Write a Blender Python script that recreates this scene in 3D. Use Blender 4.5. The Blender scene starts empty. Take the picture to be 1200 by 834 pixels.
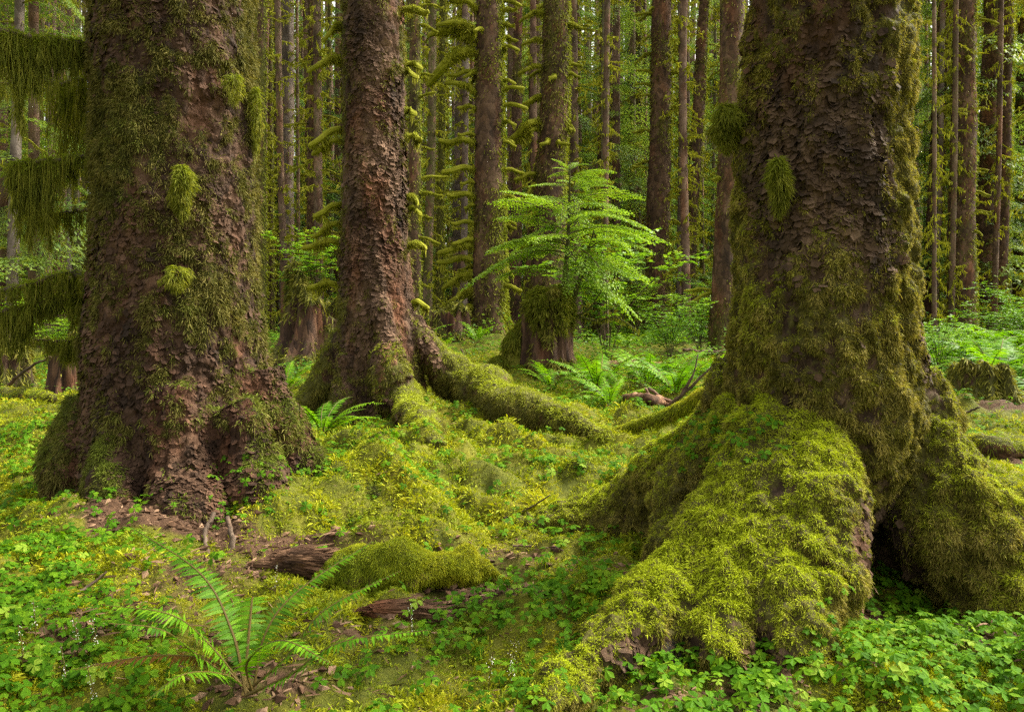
import bpy, math, random
import numpy as np
from mathutils import Vector, Matrix
RG = np.random.default_rng(11)
random.seed(5)
COL = bpy.context.scene.collection
F_, CX, HY, CH = 933.0, 600.0, 365.0, 1.25
PI = math.pi

def P(px, py, d):
    return np.array([(px-CX)/F_*d, d, CH+(HY-py)/F_*d])
def sstep(a, b, x):
    t = np.clip((x-a)/(b-a), 0, 1)
    return t*t*(3-2*t)

# ------------------------------------------------------------------ noise
def _h(ix, iy, iz, s):
    n = (ix.astype(np.uint32)*np.uint32(73856093)) ^ (iy.astype(np.uint32)*np.uint32(19349663)) ^ (iz.astype(np.uint32)*np.uint32(83492791)) ^ np.uint32((s*2654435761) & 0xffffffff)
    n = (n ^ (n >> np.uint32(13)))*np.uint32(1274126177)
    n = n ^ (n >> np.uint32(16))
    return (n & np.uint32(0xffff)).astype(np.float64)/32767.5-1
def vn(p, s=0):
    p = np.asarray(p, float)
    i = np.floor(p).astype(np.int64)
    f = p-i
    f = f*f*f*(f*(f*6-15)+10)
    r = 0
    for a in (0, 1):
        wa = f[:, 0] if a else 1-f[:, 0]
        for b in (0, 1):
            wb = f[:, 1] if b else 1-f[:, 1]
            for c in (0, 1):
                wc = f[:, 2] if c else 1-f[:, 2]
                r = r+wa*wb*wc*_h(i[:, 0]+a, i[:, 1]+b, i[:, 2]+c, s)
    return r
def fbm(p, o=4, s=0, g=.5):
    p = np.asarray(p, float)
    r, a = 0, 1.
    for k in range(o):
        r = r+a*vn(p*2.03**k+k*17.3, s+k)
        a *= g
    return r
def fbm2(x, y, sc, o=3, s=0):
    return fbm(np.stack([x*sc, y*sc, np.zeros_like(x)+.37], 1), o, s)

def worley(p, s=0):
    """F1, F2, random of the nearest cell, offset from its centre"""
    p = np.asarray(p, float); b = np.floor(p).astype(np.int64); n = len(p)
    f1 = np.full(n, 9.); f2 = np.full(n, 9.); rnd = np.zeros(n); off = np.zeros((n, 3))
    for i in (-1, 0, 1):
        for j in (-1, 0, 1):
            for k in (-1, 0, 1):
                c = b+[i, j, k]
                q = np.stack([c[:, a]+.5+.42*_h(c[:, 0], c[:, 1], c[:, 2], s+a) for a in range(3)], 1)
                dl = p-q; d = np.sqrt((dl**2).sum(1)); r = _h(c[:, 0], c[:, 1], c[:, 2], s+7)
                lt = d < f1
                f2 = np.where(lt, f1, np.minimum(f2, d)); f1 = np.where(lt, d, f1)
                rnd = np.where(lt, r, rnd); off[lt] = dl[lt]
    return f1, f2, rnd, off

# ------------------------------------------------------------------ mesh builder
class MB:
    def __init__(self):
        self.V, self.F3, self.F4, self.M3, self.M4, self.T = [], [], [], [], [], []
        self.n = 0
    def add(self, V, F3=None, F4=None, m=0, tone=0.):
        V = np.asarray(V, float).reshape(-1, 3)
        if len(V) == 0: return
        self.V.append(V)
        self.T.append(np.broadcast_to(np.asarray(tone, float), (len(V),)).copy())
        if F3 is not None and len(F3):
            self.F3.append(np.asarray(F3)+self.n); self.M3.append(np.full(len(F3), m))
        if F4 is not None and len(F4):
            self.F4.append(np.asarray(F4)+self.n); self.M4.append(np.full(len(F4), m))
        self.n += len(V)
    def xadd(self, other, mat4, m=0):
        V = np.concatenate(other.V)
        V = V @ np.array(mat4)[:3, :3].T+np.array(mat4)[:3, 3]
        b = self.n
        self.V.append(V); self.T += [np.concatenate(other.T)]
        for a in other.F3: self.F3.append(a+b)
        for a in other.F4: self.F4.append(a+b)
        self.M3 += [x+m for x in other.M3]; self.M4 += [x+m for x in other.M4]
        self.n += len(V)
    def mesh(self, name, mats, off=(0, 0, 0), smooth=False):
        me = bpy.data.meshes.new(name)
        V = np.concatenate(self.V)-np.asarray(off, float)
        f4 = np.concatenate(self.F4) if self.F4 else np.zeros((0, 4), int)
        f3 = np.concatenate(self.F3) if self.F3 else np.zeros((0, 3), int)
        me.vertices.add(len(V)); me.vertices.foreach_set('co', V.astype(np.float32).ravel())
        nl = f4.size+f3.size
        me.loops.add(nl)
        me.loops.foreach_set('vertex_index', np.concatenate([f4.ravel(), f3.ravel()]).astype(np.int32))
        me.polygons.add(len(f4)+len(f3))
        st = np.concatenate([np.arange(len(f4))*4, f4.size+np.arange(len(f3))*3]).astype(np.int32)
        me.polygons.foreach_set('loop_start', st)
        mi = np.concatenate((self.M4 if self.M4 else [])+(self.M3 if self.M3 else [])).astype(np.int32)
        me.polygons.foreach_set('material_index', mi)
        me.polygons.foreach_set('use_smooth', np.full(len(mi), smooth))
        for m in (mats if isinstance(mats, (list, tuple)) else [mats]): me.materials.append(m)
        at = me.attributes.new('tone', 'FLOAT', 'POINT')
        at.data.foreach_set('value', np.concatenate(self.T).astype(np.float32))
        me.update(calc_edges=True)
        return me
    def build(self, name, mats, parent=None, smooth=False, loc=(0, 0, 0)):
        off = np.array(parent_loc(parent)) if parent is not None else np.asarray(loc, float)
        return obj(name, self.mesh(name, mats, off, smooth), parent, None if parent is not None else loc)

def parent_loc(p):
    l = np.zeros(3)
    while p is not None:
        l = l+np.array(p.location); p = p.parent
    return l
def obj(name, me, parent=None, loc=None):
    o = bpy.data.objects.new(name, me); COL.objects.link(o)
    if parent is not None: o.parent = parent
    if loc is not None: o.location = loc
    return o
def tag(o, label=None, cat=None, group=None, kind=None):
    if label: o['label'] = label
    if cat: o['category'] = cat
    if group: o['group'] = group
    if kind: o['kind'] = kind
    return o
def thing(name, label, cat, loc=(0, 0, 0), group=None):
    o = bpy.data.objects.new(name, None); COL.objects.link(o)
    o.location = tuple(float(v) for v in loc)
    o.empty_display_size = .2
    return tag(o, label, cat, group)

# ------------------------------------------------------------------ shapes
def nrm(v):
    return v/np.maximum(np.linalg.norm(v, axis=-1, keepdims=True), 1e-9)
def curve(pts, n):
    """Catmull-Rom through pts, n samples."""
    pts = np.asarray(pts, float)
    q = np.vstack([2*pts[0]-pts[1], pts, 2*pts[-1]-pts[-2]])
    k = len(pts)-1
    t = np.linspace(0, k, n); i = np.minimum(t.astype(int), k-1); u = (t-i)[:, None]
    a, b, c, d = q[i], q[i+1], q[i+2], q[i+3]
    return .5*((2*b)+(-a+c)*u+(2*a-5*b+4*c-d)*u**2+(-a+3*b-3*c+d)*u**3)
def tube(pts, rad, seg=8, cap=True, squash=1.0):
    """closed tube; squash scales the vertical half axis"""
    pts = np.asarray(pts, float); n = len(pts)
    rad = np.broadcast_to(np.asarray(rad, float), (n,))
    T = nrm(np.gradient(pts, axis=0))
    up = np.array([0, 0, 1.])
    S = np.cross(T, up)
    bad = np.linalg.norm(S, axis=1) < .15
    S[bad] = np.cross(T[bad], np.array([0, 1., 0.]))
    S = nrm(S); U = np.cross(S, T)
    a = np.arange(seg)/seg*2*PI
    V = pts[:, None]+rad[:, None, None]*(np.cos(a)[None, :, None]*S[:, None]+squash*np.sin(a)[None, :, None]*U[:, None])
    V = V.reshape(-1, 3)
    i = np.arange(n-1)[:, None]*seg; j = np.arange(seg)[None]; j2 = (j+1) % seg
    F4 = np.stack([i+j, i+seg+j, i+seg+j2, i+j2], -1).reshape(-1, 4)
    F3 = None
    if cap:
        V = np.vstack([V, pts[:1], pts[-1:]])
        c0, c1 = n*seg, n*seg+1
        j = np.arange(seg); j2 = (j+1) % seg
        F3 = np.vstack([np.stack([np.full(seg, c0), j, j2], 1), np.stack([np.full(seg, c1), (n-1)*seg+j2, (n-1)*seg+j], 1)])
    return V, F3, F4
def strands(mb, Pt, D, L, W, S=None, droop=None, m=0, tone=0., lean=.55, shape=(.7, 1.)):
    """Pt,D (N,3) unit; L,W (N,) tapered two-piece blades, bent by droop (N,3) or vector."""
    N = len(Pt)
    if N == 0: return
    L = np.broadcast_to(np.asarray(L, float), (N,))[:, None]; W = np.broadcast_to(np.asarray(W, float), (N,))[:, None]
    if S is None:
        S = np.cross(D, RG.normal(size=(N, 3)))
    S = nrm(S)
    if droop is None: droop = np.zeros(3)
    droop = np.asarray(droop, float)
    A = Pt-S*W*.5*shape[0]; B = Pt+S*W*.5*shape[0]
    Mid = Pt+D*L*lean+droop*L*lean**2
    C = Mid+S*W*.5*shape[1]; E = Mid-S*W*.5*shape[1]
    T = Pt+D*L+droop*L
    V = np.stack([A, B, C, E, T], 1).reshape(-1, 3)
    b = np.arange(N)[:, None]*5
    F4 = b+np.array([[0, 1, 2, 3]]); F3 = b+np.array([[3, 2, 4]])
    mb.add(V, F3, F4, m, np.repeat(np.broadcast_to(np.asarray(tone, float), (N,)), 5))
def hang(mb, Pt, D, L, W, m=0, tone=0., wob=.25):
    """long hanging strands, four pieces."""
    N = len(Pt); L = np.asarray(L)[:, None]; W = np.broadcast_to(np.asarray(W, float), (N,))[:, None]
    S = nrm(np.cross(D, RG.normal(size=(N, 3))))
    rows = []
    for t, w in ((0, .6), (.33, 1.), (.68, .8)):
        c = Pt+D*L*t+(RG.normal(size=(N, 3))*[1, 1, .2])*L*wob*t*.25
        rows += [c-S*W*w*.5, c+S*W*w*.5]
    rows.append(Pt+D*L+RG.normal(size=(N, 3))*L*wob*.2)
    V = np.stack(rows, 1).reshape(-1, 3)
    b = np.arange(N)[:, None]*7
    F4 = np.concatenate([b+np.array([[0, 1, 3, 2]]), b+np.array([[2, 3, 5, 4]])])
    F3 = b+np.array([[4, 5, 6]])
    mb.add(V, F3, F4, m, np.repeat(np.broadcast_to(np.asarray(tone, float), (N,)), 7))
def leafquads(mb, Pt, D, S, L, W, m=0, tone=0., fold=0.):
    N = len(Pt)
    L = np.broadcast_to(np.asarray(L, float), (N,))[:, None]; W = np.broadcast_to(np.asarray(W, float), (N,))[:, None]
    V = np.stack([Pt, Pt+D*L*.45+S*W*.5, Pt+D*L, Pt+D*L*.45-S*W*.5], 1).reshape(-1, 3)
    mb.add(V, None, np.arange(N)[:, None]*4+np.arange(4)[None], m, np.repeat(np.broadcast_to(np.asarray(tone, float), (N,)), 4))
def randdir(n, zmin=-1., zmax=1.):
    z = RG.uniform(zmin, zmax, n); a = RG.uniform(0, 2*PI, n); r = np.sqrt(1-z*z)
    return np.stack([r*np.cos(a), r*np.sin(a), z], 1)

# ------------------------------------------------------------------ materials
def nt(name):
    m = bpy.data.materials.new(name); m.use_nodes = True
    t = m.node_tree; t.nodes.clear()
    return m, t
def N(t, kind, **kw):
    n = t.nodes.new(kind)
    for k, v in kw.items():
        if k.startswith('i_'): n.inputs[k[2:].replace('_', ' ')].default_value = v
        else: setattr(n, k, v)
    return n
def ramp(t, fac, stops):
    r = t.nodes.new('ShaderNodeValToRGB')
    e = r.color_ramp.elements
    while len(e) < len(stops): e.new(.5)
    for k, (p, c) in zip(e, stops): k.position = p; k.color = (*c, 1)
    t.links.new(fac, r.inputs[0])
    return r.outputs[0]
def mixc(t, fac, a, b, mode='MIX'):
    x = t.nodes.new('ShaderNodeMix'); x.data_type = 'RGBA'; x.blend_type = mode
    def put(s, v):
        if isinstance(v, tuple): s.default_value = (*v, 1)
        elif isinstance(v, (int, float)): s.default_value = v
        else: t.links.new(v, s)
    put(x.inputs[0], fac); put(x.inputs[6], a); put(x.inputs[7], b)
    return x.outputs[2]
def mth(t, op, a, b=None, c=None):
    x = t.nodes.new('ShaderNodeMath'); x.operation = op
    for k, v in enumerate((a, b, c)):
        if v is None: continue
        if isinstance(v, (int, float)): x.inputs[k].default_value = v
        else: t.links.new(v, x.inputs[k])
    return x.outputs[0]
def noise(t, sc, det=3, vec=None, rough=.55, dist=0.):
    n = N(t, 'ShaderNodeTexNoise'); n.inputs['Scale'].default_value = sc; n.inputs['Detail'].default_value = det
    n.inputs['Roughness'].default_value = rough; n.inputs['Distortion'].default_value = dist
    if vec is not None: t.links.new(vec, n.inputs['Vector'])
    return n.outputs['Fac']
def coords(t, scale=(1, 1, 1)):
    g = N(t, 'ShaderNodeNewGeometry')
    mp = N(t, 'ShaderNodeMapping'); mp.inputs['Scale'].default_value = scale
    t.links.new(g.outputs['Position'], mp.inputs['Vector'])
    return mp.outputs[0]
def tone(t):
    a = N(t, 'ShaderNodeAttribute', attribute_name='tone'); return a.outputs['Fac']
def island(t):
    return N(t, 'ShaderNodeNewGeometry').outputs['Random Per Island']
def leafmat(name, stops, transl=.35, rough=.5, spec=.25, patch=1.2, pamt=.5, tonec=None, tcol=None, objvar=0.):
    """stops: colour ramp over per-leaf random + patchy noise; tonec: colour at tone 1"""
    m, t = nt(name)
    f = island(t)
    nz = noise(t, patch, 3, coords(t))
    nz = mth(t, 'MULTIPLY_ADD', nz, 2.2, -.6)
    f = mth(t, 'ADD', mth(t, 'MULTIPLY', f, 1-pamt), mth(t, 'MULTIPLY', nz, pamt))
    if objvar:
        oi = N(t, 'ShaderNodeObjectInfo')
        f = mth(t, 'ADD', f, mth(t, 'MULTIPLY_ADD', oi.outputs['Random'], objvar, -objvar/2))
    c = ramp(t, f, stops)
    if tonec: c = mixc(t, tone(t), c, tonec)
    p = N(t, 'ShaderNodeBsdfPrincipled'); p.inputs['Roughness'].default_value = rough
    p.inputs['Specular IOR Level'].default_value = spec
    t.links.new(c, p.inputs['Base Color'])
    o = N(t, 'ShaderNodeOutputMaterial')
    if transl > 0:
        tr = N(t, 'ShaderNodeBsdfTranslucent')
        t.links.new(mixc(t, 1., c, tcol or (1.25, 1.2, .6), 'MULTIPLY'), tr.inputs['Color'])
        mx = N(t, 'ShaderNodeMixShader'); mx.inputs[0].default_value = transl
        t.links.new(p.outputs[0], mx.inputs[1]); t.links.new(tr.outputs[0], mx.inputs[2])
        t.links.new(mx.outputs[0], o.inputs[0])
    else:
        t.links.new(p.outputs[0], o.inputs[0])
    return m
def barkmat(name, dark, mid, lite, moss, scale=20., bump=.5, mossgain=1.0, stretch=.6, xs=1.):
    m, t = nt(name)
    co = coords(t, (xs, 1, stretch))
    nzf = noise(t, scale*.25, 4, co)
    zone = mth(t, 'MULTIPLY_ADD', noise(t, 1.7, 4, coords(t, (1, 1, .55)), .6), 2.6, -.35)
    redz = noise(t, 2.6, 3, coords(t, (1, 1, .4)))
    # flaky plates
    dn = N(t, 'ShaderNodeTexNoise'); dn.inputs['Scale'].default_value = scale*.6
    t.links.new(co, dn.inputs['Vector'])
    va = N(t, 'ShaderNodeVectorMath', operation='MULTIPLY_ADD')
    t.links.new(dn.outputs['Color'], va.inputs[0]); va.inputs[1].default_value = (.06, .06, .06); t.links.new(co, va.inputs[2])
    vo = N(t, 'ShaderNodeTexVoronoi', feature='F1'); vo.inputs['Scale'].default_value = scale
    t.links.new(va.outputs[0], vo.inputs['Vector'])
    ve = N(t, 'ShaderNodeTexVoronoi', feature='DISTANCE_TO_EDGE'); ve.inputs['Scale'].default_value = scale
    t.links.new(va.outputs[0], ve.inputs['Vector'])
    fine = noise(t, scale*5, 4, co, .65)
    crack = mth(t, 'SMOOTH_MIN', ve.outputs['Distance'], .12, .1)
    sep = N(t, 'ShaderNodeSeparateColor'); t.links.new(vo.outputs['Color'], sep.inputs[0])
    f = mth(t, 'ADD', mth(t, 'MULTIPLY', sep.outputs[0], .35), mth(t, 'ADD', mth(t, 'MULTIPLY', nzf, .45), mth(t, 'MULTIPLY', fine, .3)))
    c = ramp(t, f, [(.25, dark), (.55, mid), (.85, lite)])
    rz = N(t, 'ShaderNodeMapRange'); rz.inputs[1].default_value = .5; rz.inputs[2].default_value = .72; t.links.new(redz, rz.inputs[0])
    c = mixc(t, rz.outputs[0], c, mixc(t, 1., c, (1.35, .95, .78), 'MULTIPLY'))
    zc = N(t, 'ShaderNodeCombineColor')
    for q in range(3): t.links.new(zone, zc.inputs[q])
    c = mixc(t, 1., c, zc.outputs[0], 'MULTIPLY')
    tn = mth(t, 'ADD', mth(t, 'MULTIPLY', tone(t), mossgain), mth(t, 'MULTIPLY_ADD', noise(t, scale*1.3, 5, co, .7), 1.4, -.95))
    fac = mth(t, 'SMOOTHSTEP', tn, 0., 1.) if False else None
    mr = N(t, 'ShaderNodeMapRange', interpolation_type='SMOOTHSTEP'); mr.inputs[1].default_value = .1; mr.inputs[2].default_value = .45
    t.links.new(tn, mr.inputs[0])
    mc = mixc(t, noise(t, scale*2.5, 3, co), tuple(.28*x for x in moss), tuple(.85*x for x in moss))
    c = mixc(t, mr.outputs[0], c, mc)
    p = N(t, 'ShaderNodeBsdfPrincipled'); p.inputs['Roughness'].default_value = .85; p.inputs['Specular IOR Level'].default_value = .2
    t.links.new(c, p.inputs['Base Color'])
    hgt = mth(t, 'ADD', mth(t, 'MULTIPLY', crack, 3.2), mth(t, 'ADD', mth(t, 'MULTIPLY', sep.outputs[1], .35), mth(t, 'MULTIPLY', fine, .9)))
    b = N(t, 'ShaderNodeBump'); b.inputs['Strength'].default_value = bump; b.inputs['Distance'].default_value = .22/scale
    t.links.new(hgt, b.inputs['Height']); t.links.new(b.outputs[0], p.inputs['Normal'])
    o = N(t, 'ShaderNodeOutputMaterial'); t.links.new(p.outputs[0], o.inputs[0])
    return m

M = {}
M['bark'] = barkmat('spruce bark', (.012, .007, .004), (.052, .027, .015), (.125, .070, .043), (.060, .060, .012), 19, .9)
M['bark_olive'] = barkmat('mossy spruce bark', (.014, .009, .005), (.052, .031, .017), (.115, .073, .043), (.095, .085, .018), 20, .8)
M['bark_mid'] = barkmat('scaly spruce bark', (.022, .013, .008), (.078, .044, .026), (.165, .100, .064), (.13, .125, .026), 14, .9)
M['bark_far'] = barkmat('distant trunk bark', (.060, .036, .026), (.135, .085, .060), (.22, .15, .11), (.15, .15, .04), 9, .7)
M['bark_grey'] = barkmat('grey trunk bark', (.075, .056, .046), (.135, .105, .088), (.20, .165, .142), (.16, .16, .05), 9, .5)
M['twig'] = barkmat('dead twig', (.035, .024, .016), (.085, .06, .042), (.15, .11, .08), (.09, .09, .02), 30, .5)
M['wood'] = barkmat('rotten red wood', (.014, .008, .005), (.060, .032, .020), (.15, .082, .048), (.10, .10, .02), 16, .9, .9, .16)
M['log'] = barkmat('rotten log wood', (.020, .011, .006), (.095, .048, .026), (.26, .15, .085), (.10, .10, .02), 26, .9, .9, 1., .12)
M['root_bark'] = barkmat('exposed root bark', (.007, .006, .005), (.022, .018, .014), (.085, .072, .058), (.08, .08, .02), 30, .9, .6, .3)
M['moss_ol'] = leafmat('olive trunk moss', [(.1, (.042, .042, .008)), (.5, (.125, .115, .020)), (.9, (.27, .23, .05))], .25, .7, .15, 6., .45, (.29, .34, .020))
M['moss_tr'] = leafmat('dull trunk moss', [(.1, (.032, .032, .007)), (.5, (.105, .096, .020)), (.9, (.24, .20, .06))], .2, .75, .1, 9., .6, (.13, .17, .02))
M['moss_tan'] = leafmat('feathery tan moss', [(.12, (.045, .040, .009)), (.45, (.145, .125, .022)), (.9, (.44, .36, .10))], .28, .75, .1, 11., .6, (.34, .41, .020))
M['moss_yl'] = leafmat('yellow ground moss', [(.05, (.060, .10, .006)), (.36, (.19, .24, .012)), (.65, (.35, .37, .016)), (.95, (.44, .36, .028))], .3, .7, .15, 2.6, .6, (.10, .17, .012))
M['moss_dk'] = leafmat('shaded hanging moss', [(.1, (.055, .068, .009)), (.5, (.15, .165, .019)), (.9, (.28, .27, .045))], .45, .75, .1, 8., .4, (.16, .21, .014))
M['moss_br'] = leafmat('branch moss', [(.1, (.085, .092, .010)), (.5, (.25, .255, .020)), (.9, (.42, .40, .055))], .3, .75, .1, 5., .35, (.24, .27, .02))
M['sorrel'] = leafmat('wood sorrel leaf', [(.05, (.022, .072, .004)), (.5, (.066, .172, .007)), (.95, (.145, .25, .010))], .38, .6, .06, 1.7, .4, (.20, .30, .03))
M['fern'] = leafmat('fern pinna', [(.05, (.040, .125, .006)), (.5, (.115, .27, .010)), (.95, (.21, .37, .016))], .42, .5, .15, 2., .4, (.19, .075, .02), objvar=.4)
M['needle'] = leafmat('hemlock spray', [(.05, (.08, .17, .014)), (.5, (.18, .31, .024)), (.95, (.30, .44, .045))], .4, .5, .25, 2., .35, (.24, .40, .03))
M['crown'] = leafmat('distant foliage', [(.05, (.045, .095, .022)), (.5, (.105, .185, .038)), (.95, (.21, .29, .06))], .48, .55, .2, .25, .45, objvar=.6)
M['broad'] = leafmat('huckleberry leaf', [(.05, (.06, .15, .012)), (.5, (.13, .27, .02)), (.95, (.25, .38, .03))], .45, .5, .25, 1.5, .4, objvar=.5)
M['under'] = leafmat('undergrowth leaf', [(.05, (.035, .11, .012)), (.5, (.09, .21, .016)), (.95, (.20, .28, .025))], .4, .5, .2, .35, .55)
M['litter'] = leafmat('dry litter', [(.05, (.035, .018, .010)), (.5, (.11, .058, .032)), (.95, (.26, .165, .10))], 0, .8, .2, 5., .3)
M['flower'] = leafmat('white flower', [(0, (.7, .7, .62)), (1, (.8, .8, .75))], .3, .6, .2)
M['stem'] = leafmat('fern stalk', [(.1, (.06, .04, .012)), (.9, (.12, .085, .02))], 0, .6, .2)

def groundmat():
    m, t = nt('forest floor')
    co = coords(t)
    big = noise(t, .8, 4, co); med = noise(t, 5., 5, co, .65); fin = noise(t, 45., 5, co, .7)
    f = mth(t, 'ADD', mth(t, 'MULTIPLY', big, .5), mth(t, 'ADD', mth(t, 'MULTIPLY', med, .4), mth(t, 'MULTIPLY', fin, .25)))
    green = ramp(t, f, [(.33, (.018, .024, .005)), (.52, (.065, .074, .009)), (.68, (.14, .135, .013)), (.85, (.17, .13, .020))])
    brown = ramp(t, fin, [(.25, (.018, .010, .006)), (.5, (.060, .032, .018)), (.75, (.13, .075, .043))])
    tn = mth(t, 'ADD', tone(t), mth(t, 'MULTIPLY_ADD', med, .9, -.45))
    mr = N(t, 'ShaderNodeMapRange', interpolation_type='SMOOTHSTEP'); mr.inputs[1].default_value = .3; mr.inputs[2].default_value = .65
    t.links.new(tn, mr.inputs[0])
    c = mixc(t, mr.outputs[0], green, brown)
    p = N(t, 'ShaderNodeBsdfPrincipled'); p.inputs['Roughness'].default_value = .9; p.inputs['Specular IOR Level'].default_value = .15
    t.links.new(c, p.inputs['Base Color'])
    b = N(t, 'ShaderNodeBump'); b.inputs['Strength'].default_value = .8; b.inputs['Distance'].default_value = .02
    t.links.new(mth(t, 'ADD', fin, med), b.inputs['Height']); t.links.new(b.outputs[0], p.inputs['Normal'])
    o = N(t, 'ShaderNodeOutputMaterial'); t.links.new(p.outputs[0], o.inputs[0])
    return m
M['ground'] = groundmat()

# ------------------------------------------------------------------ ground
MOUNDS = [  # px, d, rx, ry, h
    (205, 5.0, 1.15, .75, .13), (420, 5.35, .42, .45, .17), (470, 4.9, .35, .4, .10), (330, 4.6, .5, .3, .10), (310, 4.5, .32, .22, .13), (400, 4.95, .35, .3, .10), (150, 4.2, .35, .3, .10),
    (760, 7.9, .45, .4, .20), (437, 9.6, 1.0, .7, .05), (600, 7.0, .7, .3, .08), (500, 7.5, .5, .3, .07),
    (540, 6.4, 1.0, .5, .12), (650, 5.6, .8, .4, .06), (660, 12.8, 1.8, 1.2, .12), (570, 17.6, 2.0, 1.4, .35),
    (1150, 6.6, .7, .5, .14), (1180, 5.3, .6, .35, .12), (1120, 9.6, 1.3, .9, .18), (20, 7.2, .8, .5, .2), (60, 9.5, 1.6, .8, .2),
    (110, 3.7, .6, .5, .10), (250, 3.55, .5, .35, .07), (490, 4.15, .5, .16, .10), (700, 3.6, .35, .4, .04),
    (360, 14.5, 1.3, 1.0, .2), (560, 4.9, .5, .4, -.08), (560, 3.6, .7, .4, -.05), (1045, 3.25, .22, .3, -.06),
    (900, 2.9, .5, .35, .02), (720, 12.0, 1.0, .6, -.1), (900, 20, 5, 4, .2), (250, 22, 5, 4, .25),
]
MOUNDS = [((a-CX)/F_*d, d, rx, ry, h) for a, d, rx, ry, h in MOUNDS]
RIDGES = [([(505, 8.9), (560, 8.6), (620, 8.15), (690, 7.8)], .40, .13), ([(690, 6.0), (740, 5.6), (800, 5.3)], .22, .10), ([(530, 9.1), (612, 8.8), (668, 8.3), (730, 7.9)], .34, .15), ([(470, 8.6), (500, 8.1), (540, 7.6)], .25, .10), ([(350, 5.4), (420, 5.2), (480, 4.85), (520, 4.6)], .16, .10), ([(500, 8.3), (540, 7.4), (600, 6.7), (650, 6.2)], .22, .13), ([(720, 8.6), (790, 8.3), (850, 8.2)], .25, .12),
          ([(480, 6.4), (560, 5.9), (640, 5.8), (720, 5.5)], .20, .13), ([(430, 6.9), (500, 6.3), (530, 5.6), (600, 5.3)], .18, .10), ([(600, 8.8), (680, 8.5), (760, 8.2)], .25, .13), ([(560, 5.1), (610, 4.9), (690, 4.95)], .13, .08),
          ([(330, 7.2), (400, 6.6), (450, 6.0)], .2, .12), ([(1100, 6.0), (1160, 5.7), (1230, 5.6)], .2, .1), ([(20, 5.6), (80, 5.5), (140, 5.8)], .2, .09), ([(-60, 4.2), (20, 4.1), (90, 4.3)], .18, .07), ([(650, 7.6), (700, 7.1), (760, 6.8)], .22, .12),
          ([(350, 4.15), (420, 4.1), (500, 4.25), (600, 4.3)], .12, .06), ([(560, 3.25), (640, 3.35), (700, 3.2)], .12, .05), ([(1000, 9.5), (1100, 9.0), (1250, 8.8)], .3, .12)]
RIDGES = [(np.array([((a-CX)/F_*d, d) for a, d in pts]), w_, h_) for pts, w_, h_ in RIDGES]
def ridges(x, y):
    z = np.zeros_like(x)
    for pts, w_, h_ in RIDGES:
        m = (x > pts[:, 0].min()-1) & (x < pts[:, 0].max()+1) & (y > pts[:, 1].min()-1) & (y < pts[:, 1].max()+1)
        if not m.any(): continue
        q = np.stack([x[m], y[m]], 1); best = np.full(len(q), 9.)
        for a, b in zip(pts[:-1], pts[1:]):
            ab = b-a; t = np.clip(((q-a)@ab)/(ab@ab), 0, 1)
            best = np.minimum(best, np.hypot(*(q-a-t[:, None]*ab).T))
        z[m] = np.maximum(z[m], h_*np.exp(-(best/w_)**2))
    return z
def gz(x, y, detail=True):
    x = np.atleast_1d(np.asarray(x, float)); y = np.atleast_1d(np.asarray(y, float))
    z = .32*sstep(9.5, 18, y)
    for mx, my, rx, ry, h in MOUNDS:
        z = z+h*np.exp(-((x-mx)/rx)**2-((y-my)/ry)**2)
    r = np.hypot(x, y)
    z = z+1.35*ridges(x+.12*fbm2(x, y, 2., 2, 61), y+.12*fbm2(x, y, 2., 2, 62))*(.75+.5*fbm2(x, y, 3., 2, 63))
    z = z+.075*fbm2(x, y, 1.15, 3, 3)*sstep(1.0, 3.0, r)+.07*np.abs(fbm2(x, y, 2.4, 2, 5))+.045*np.abs(fbm2(x, y, 4.2, 2, 6))*sstep(1.5, 3, r)-.03+.15*fbm2(x, y, .16, 2, 9)*sstep(9, 20, r)
    if detail:
        z = z+.036*fbm2(x, y, 5.5, 3, 21)
    return z
def gz1(x, y): return float(gz(x, y)[0])
DUFF = [(200, 4.15, .55, .22, 1.0), (330, 4.05, .45, .25, .9), (250, 3.6, .4, .4, .55), (470, 3.75, .5, .22, .75), (590, 4.0, .35, .25, .45),
        (570, 3.5, .35, .2, .6), (1150, 4.6, .45, .3, .7), (1150, 3.0, .3, .4, .7), (1180, 6.4, .5, .4, .7), (310, 2.7, .25, .2, .5), (120, 3.1, .3, .4, .35), (820, 3.0, .3, .2, .3),
        (1170, 9, .7, .5, .7), (1050, 3.2, .2, .3, .8), (420, 3.9, .3, .2, .6), (690, 3.75, .3, .2, .4)]
DUFF = [((a-CX)/F_*d, d, rx, ry, h) for a, d, rx, ry, h in DUFF]
def duff(x, y):
    v = np.zeros_like(x)
    for mx, my, rx, ry, h in DUFF:
        v = np.maximum(v, h*np.exp(-(((x-mx)/rx)**2+((y-my)/ry)**2)**1.5))
    return np.clip(v+.12*fbm2(x, y, 2.2, 3, 41)+.9*np.clip(fbm2(x, y, 1.7, 3, 44)-.30, 0, .6)*sstep(5.0, 3.6, y), 0, 1)

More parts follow.
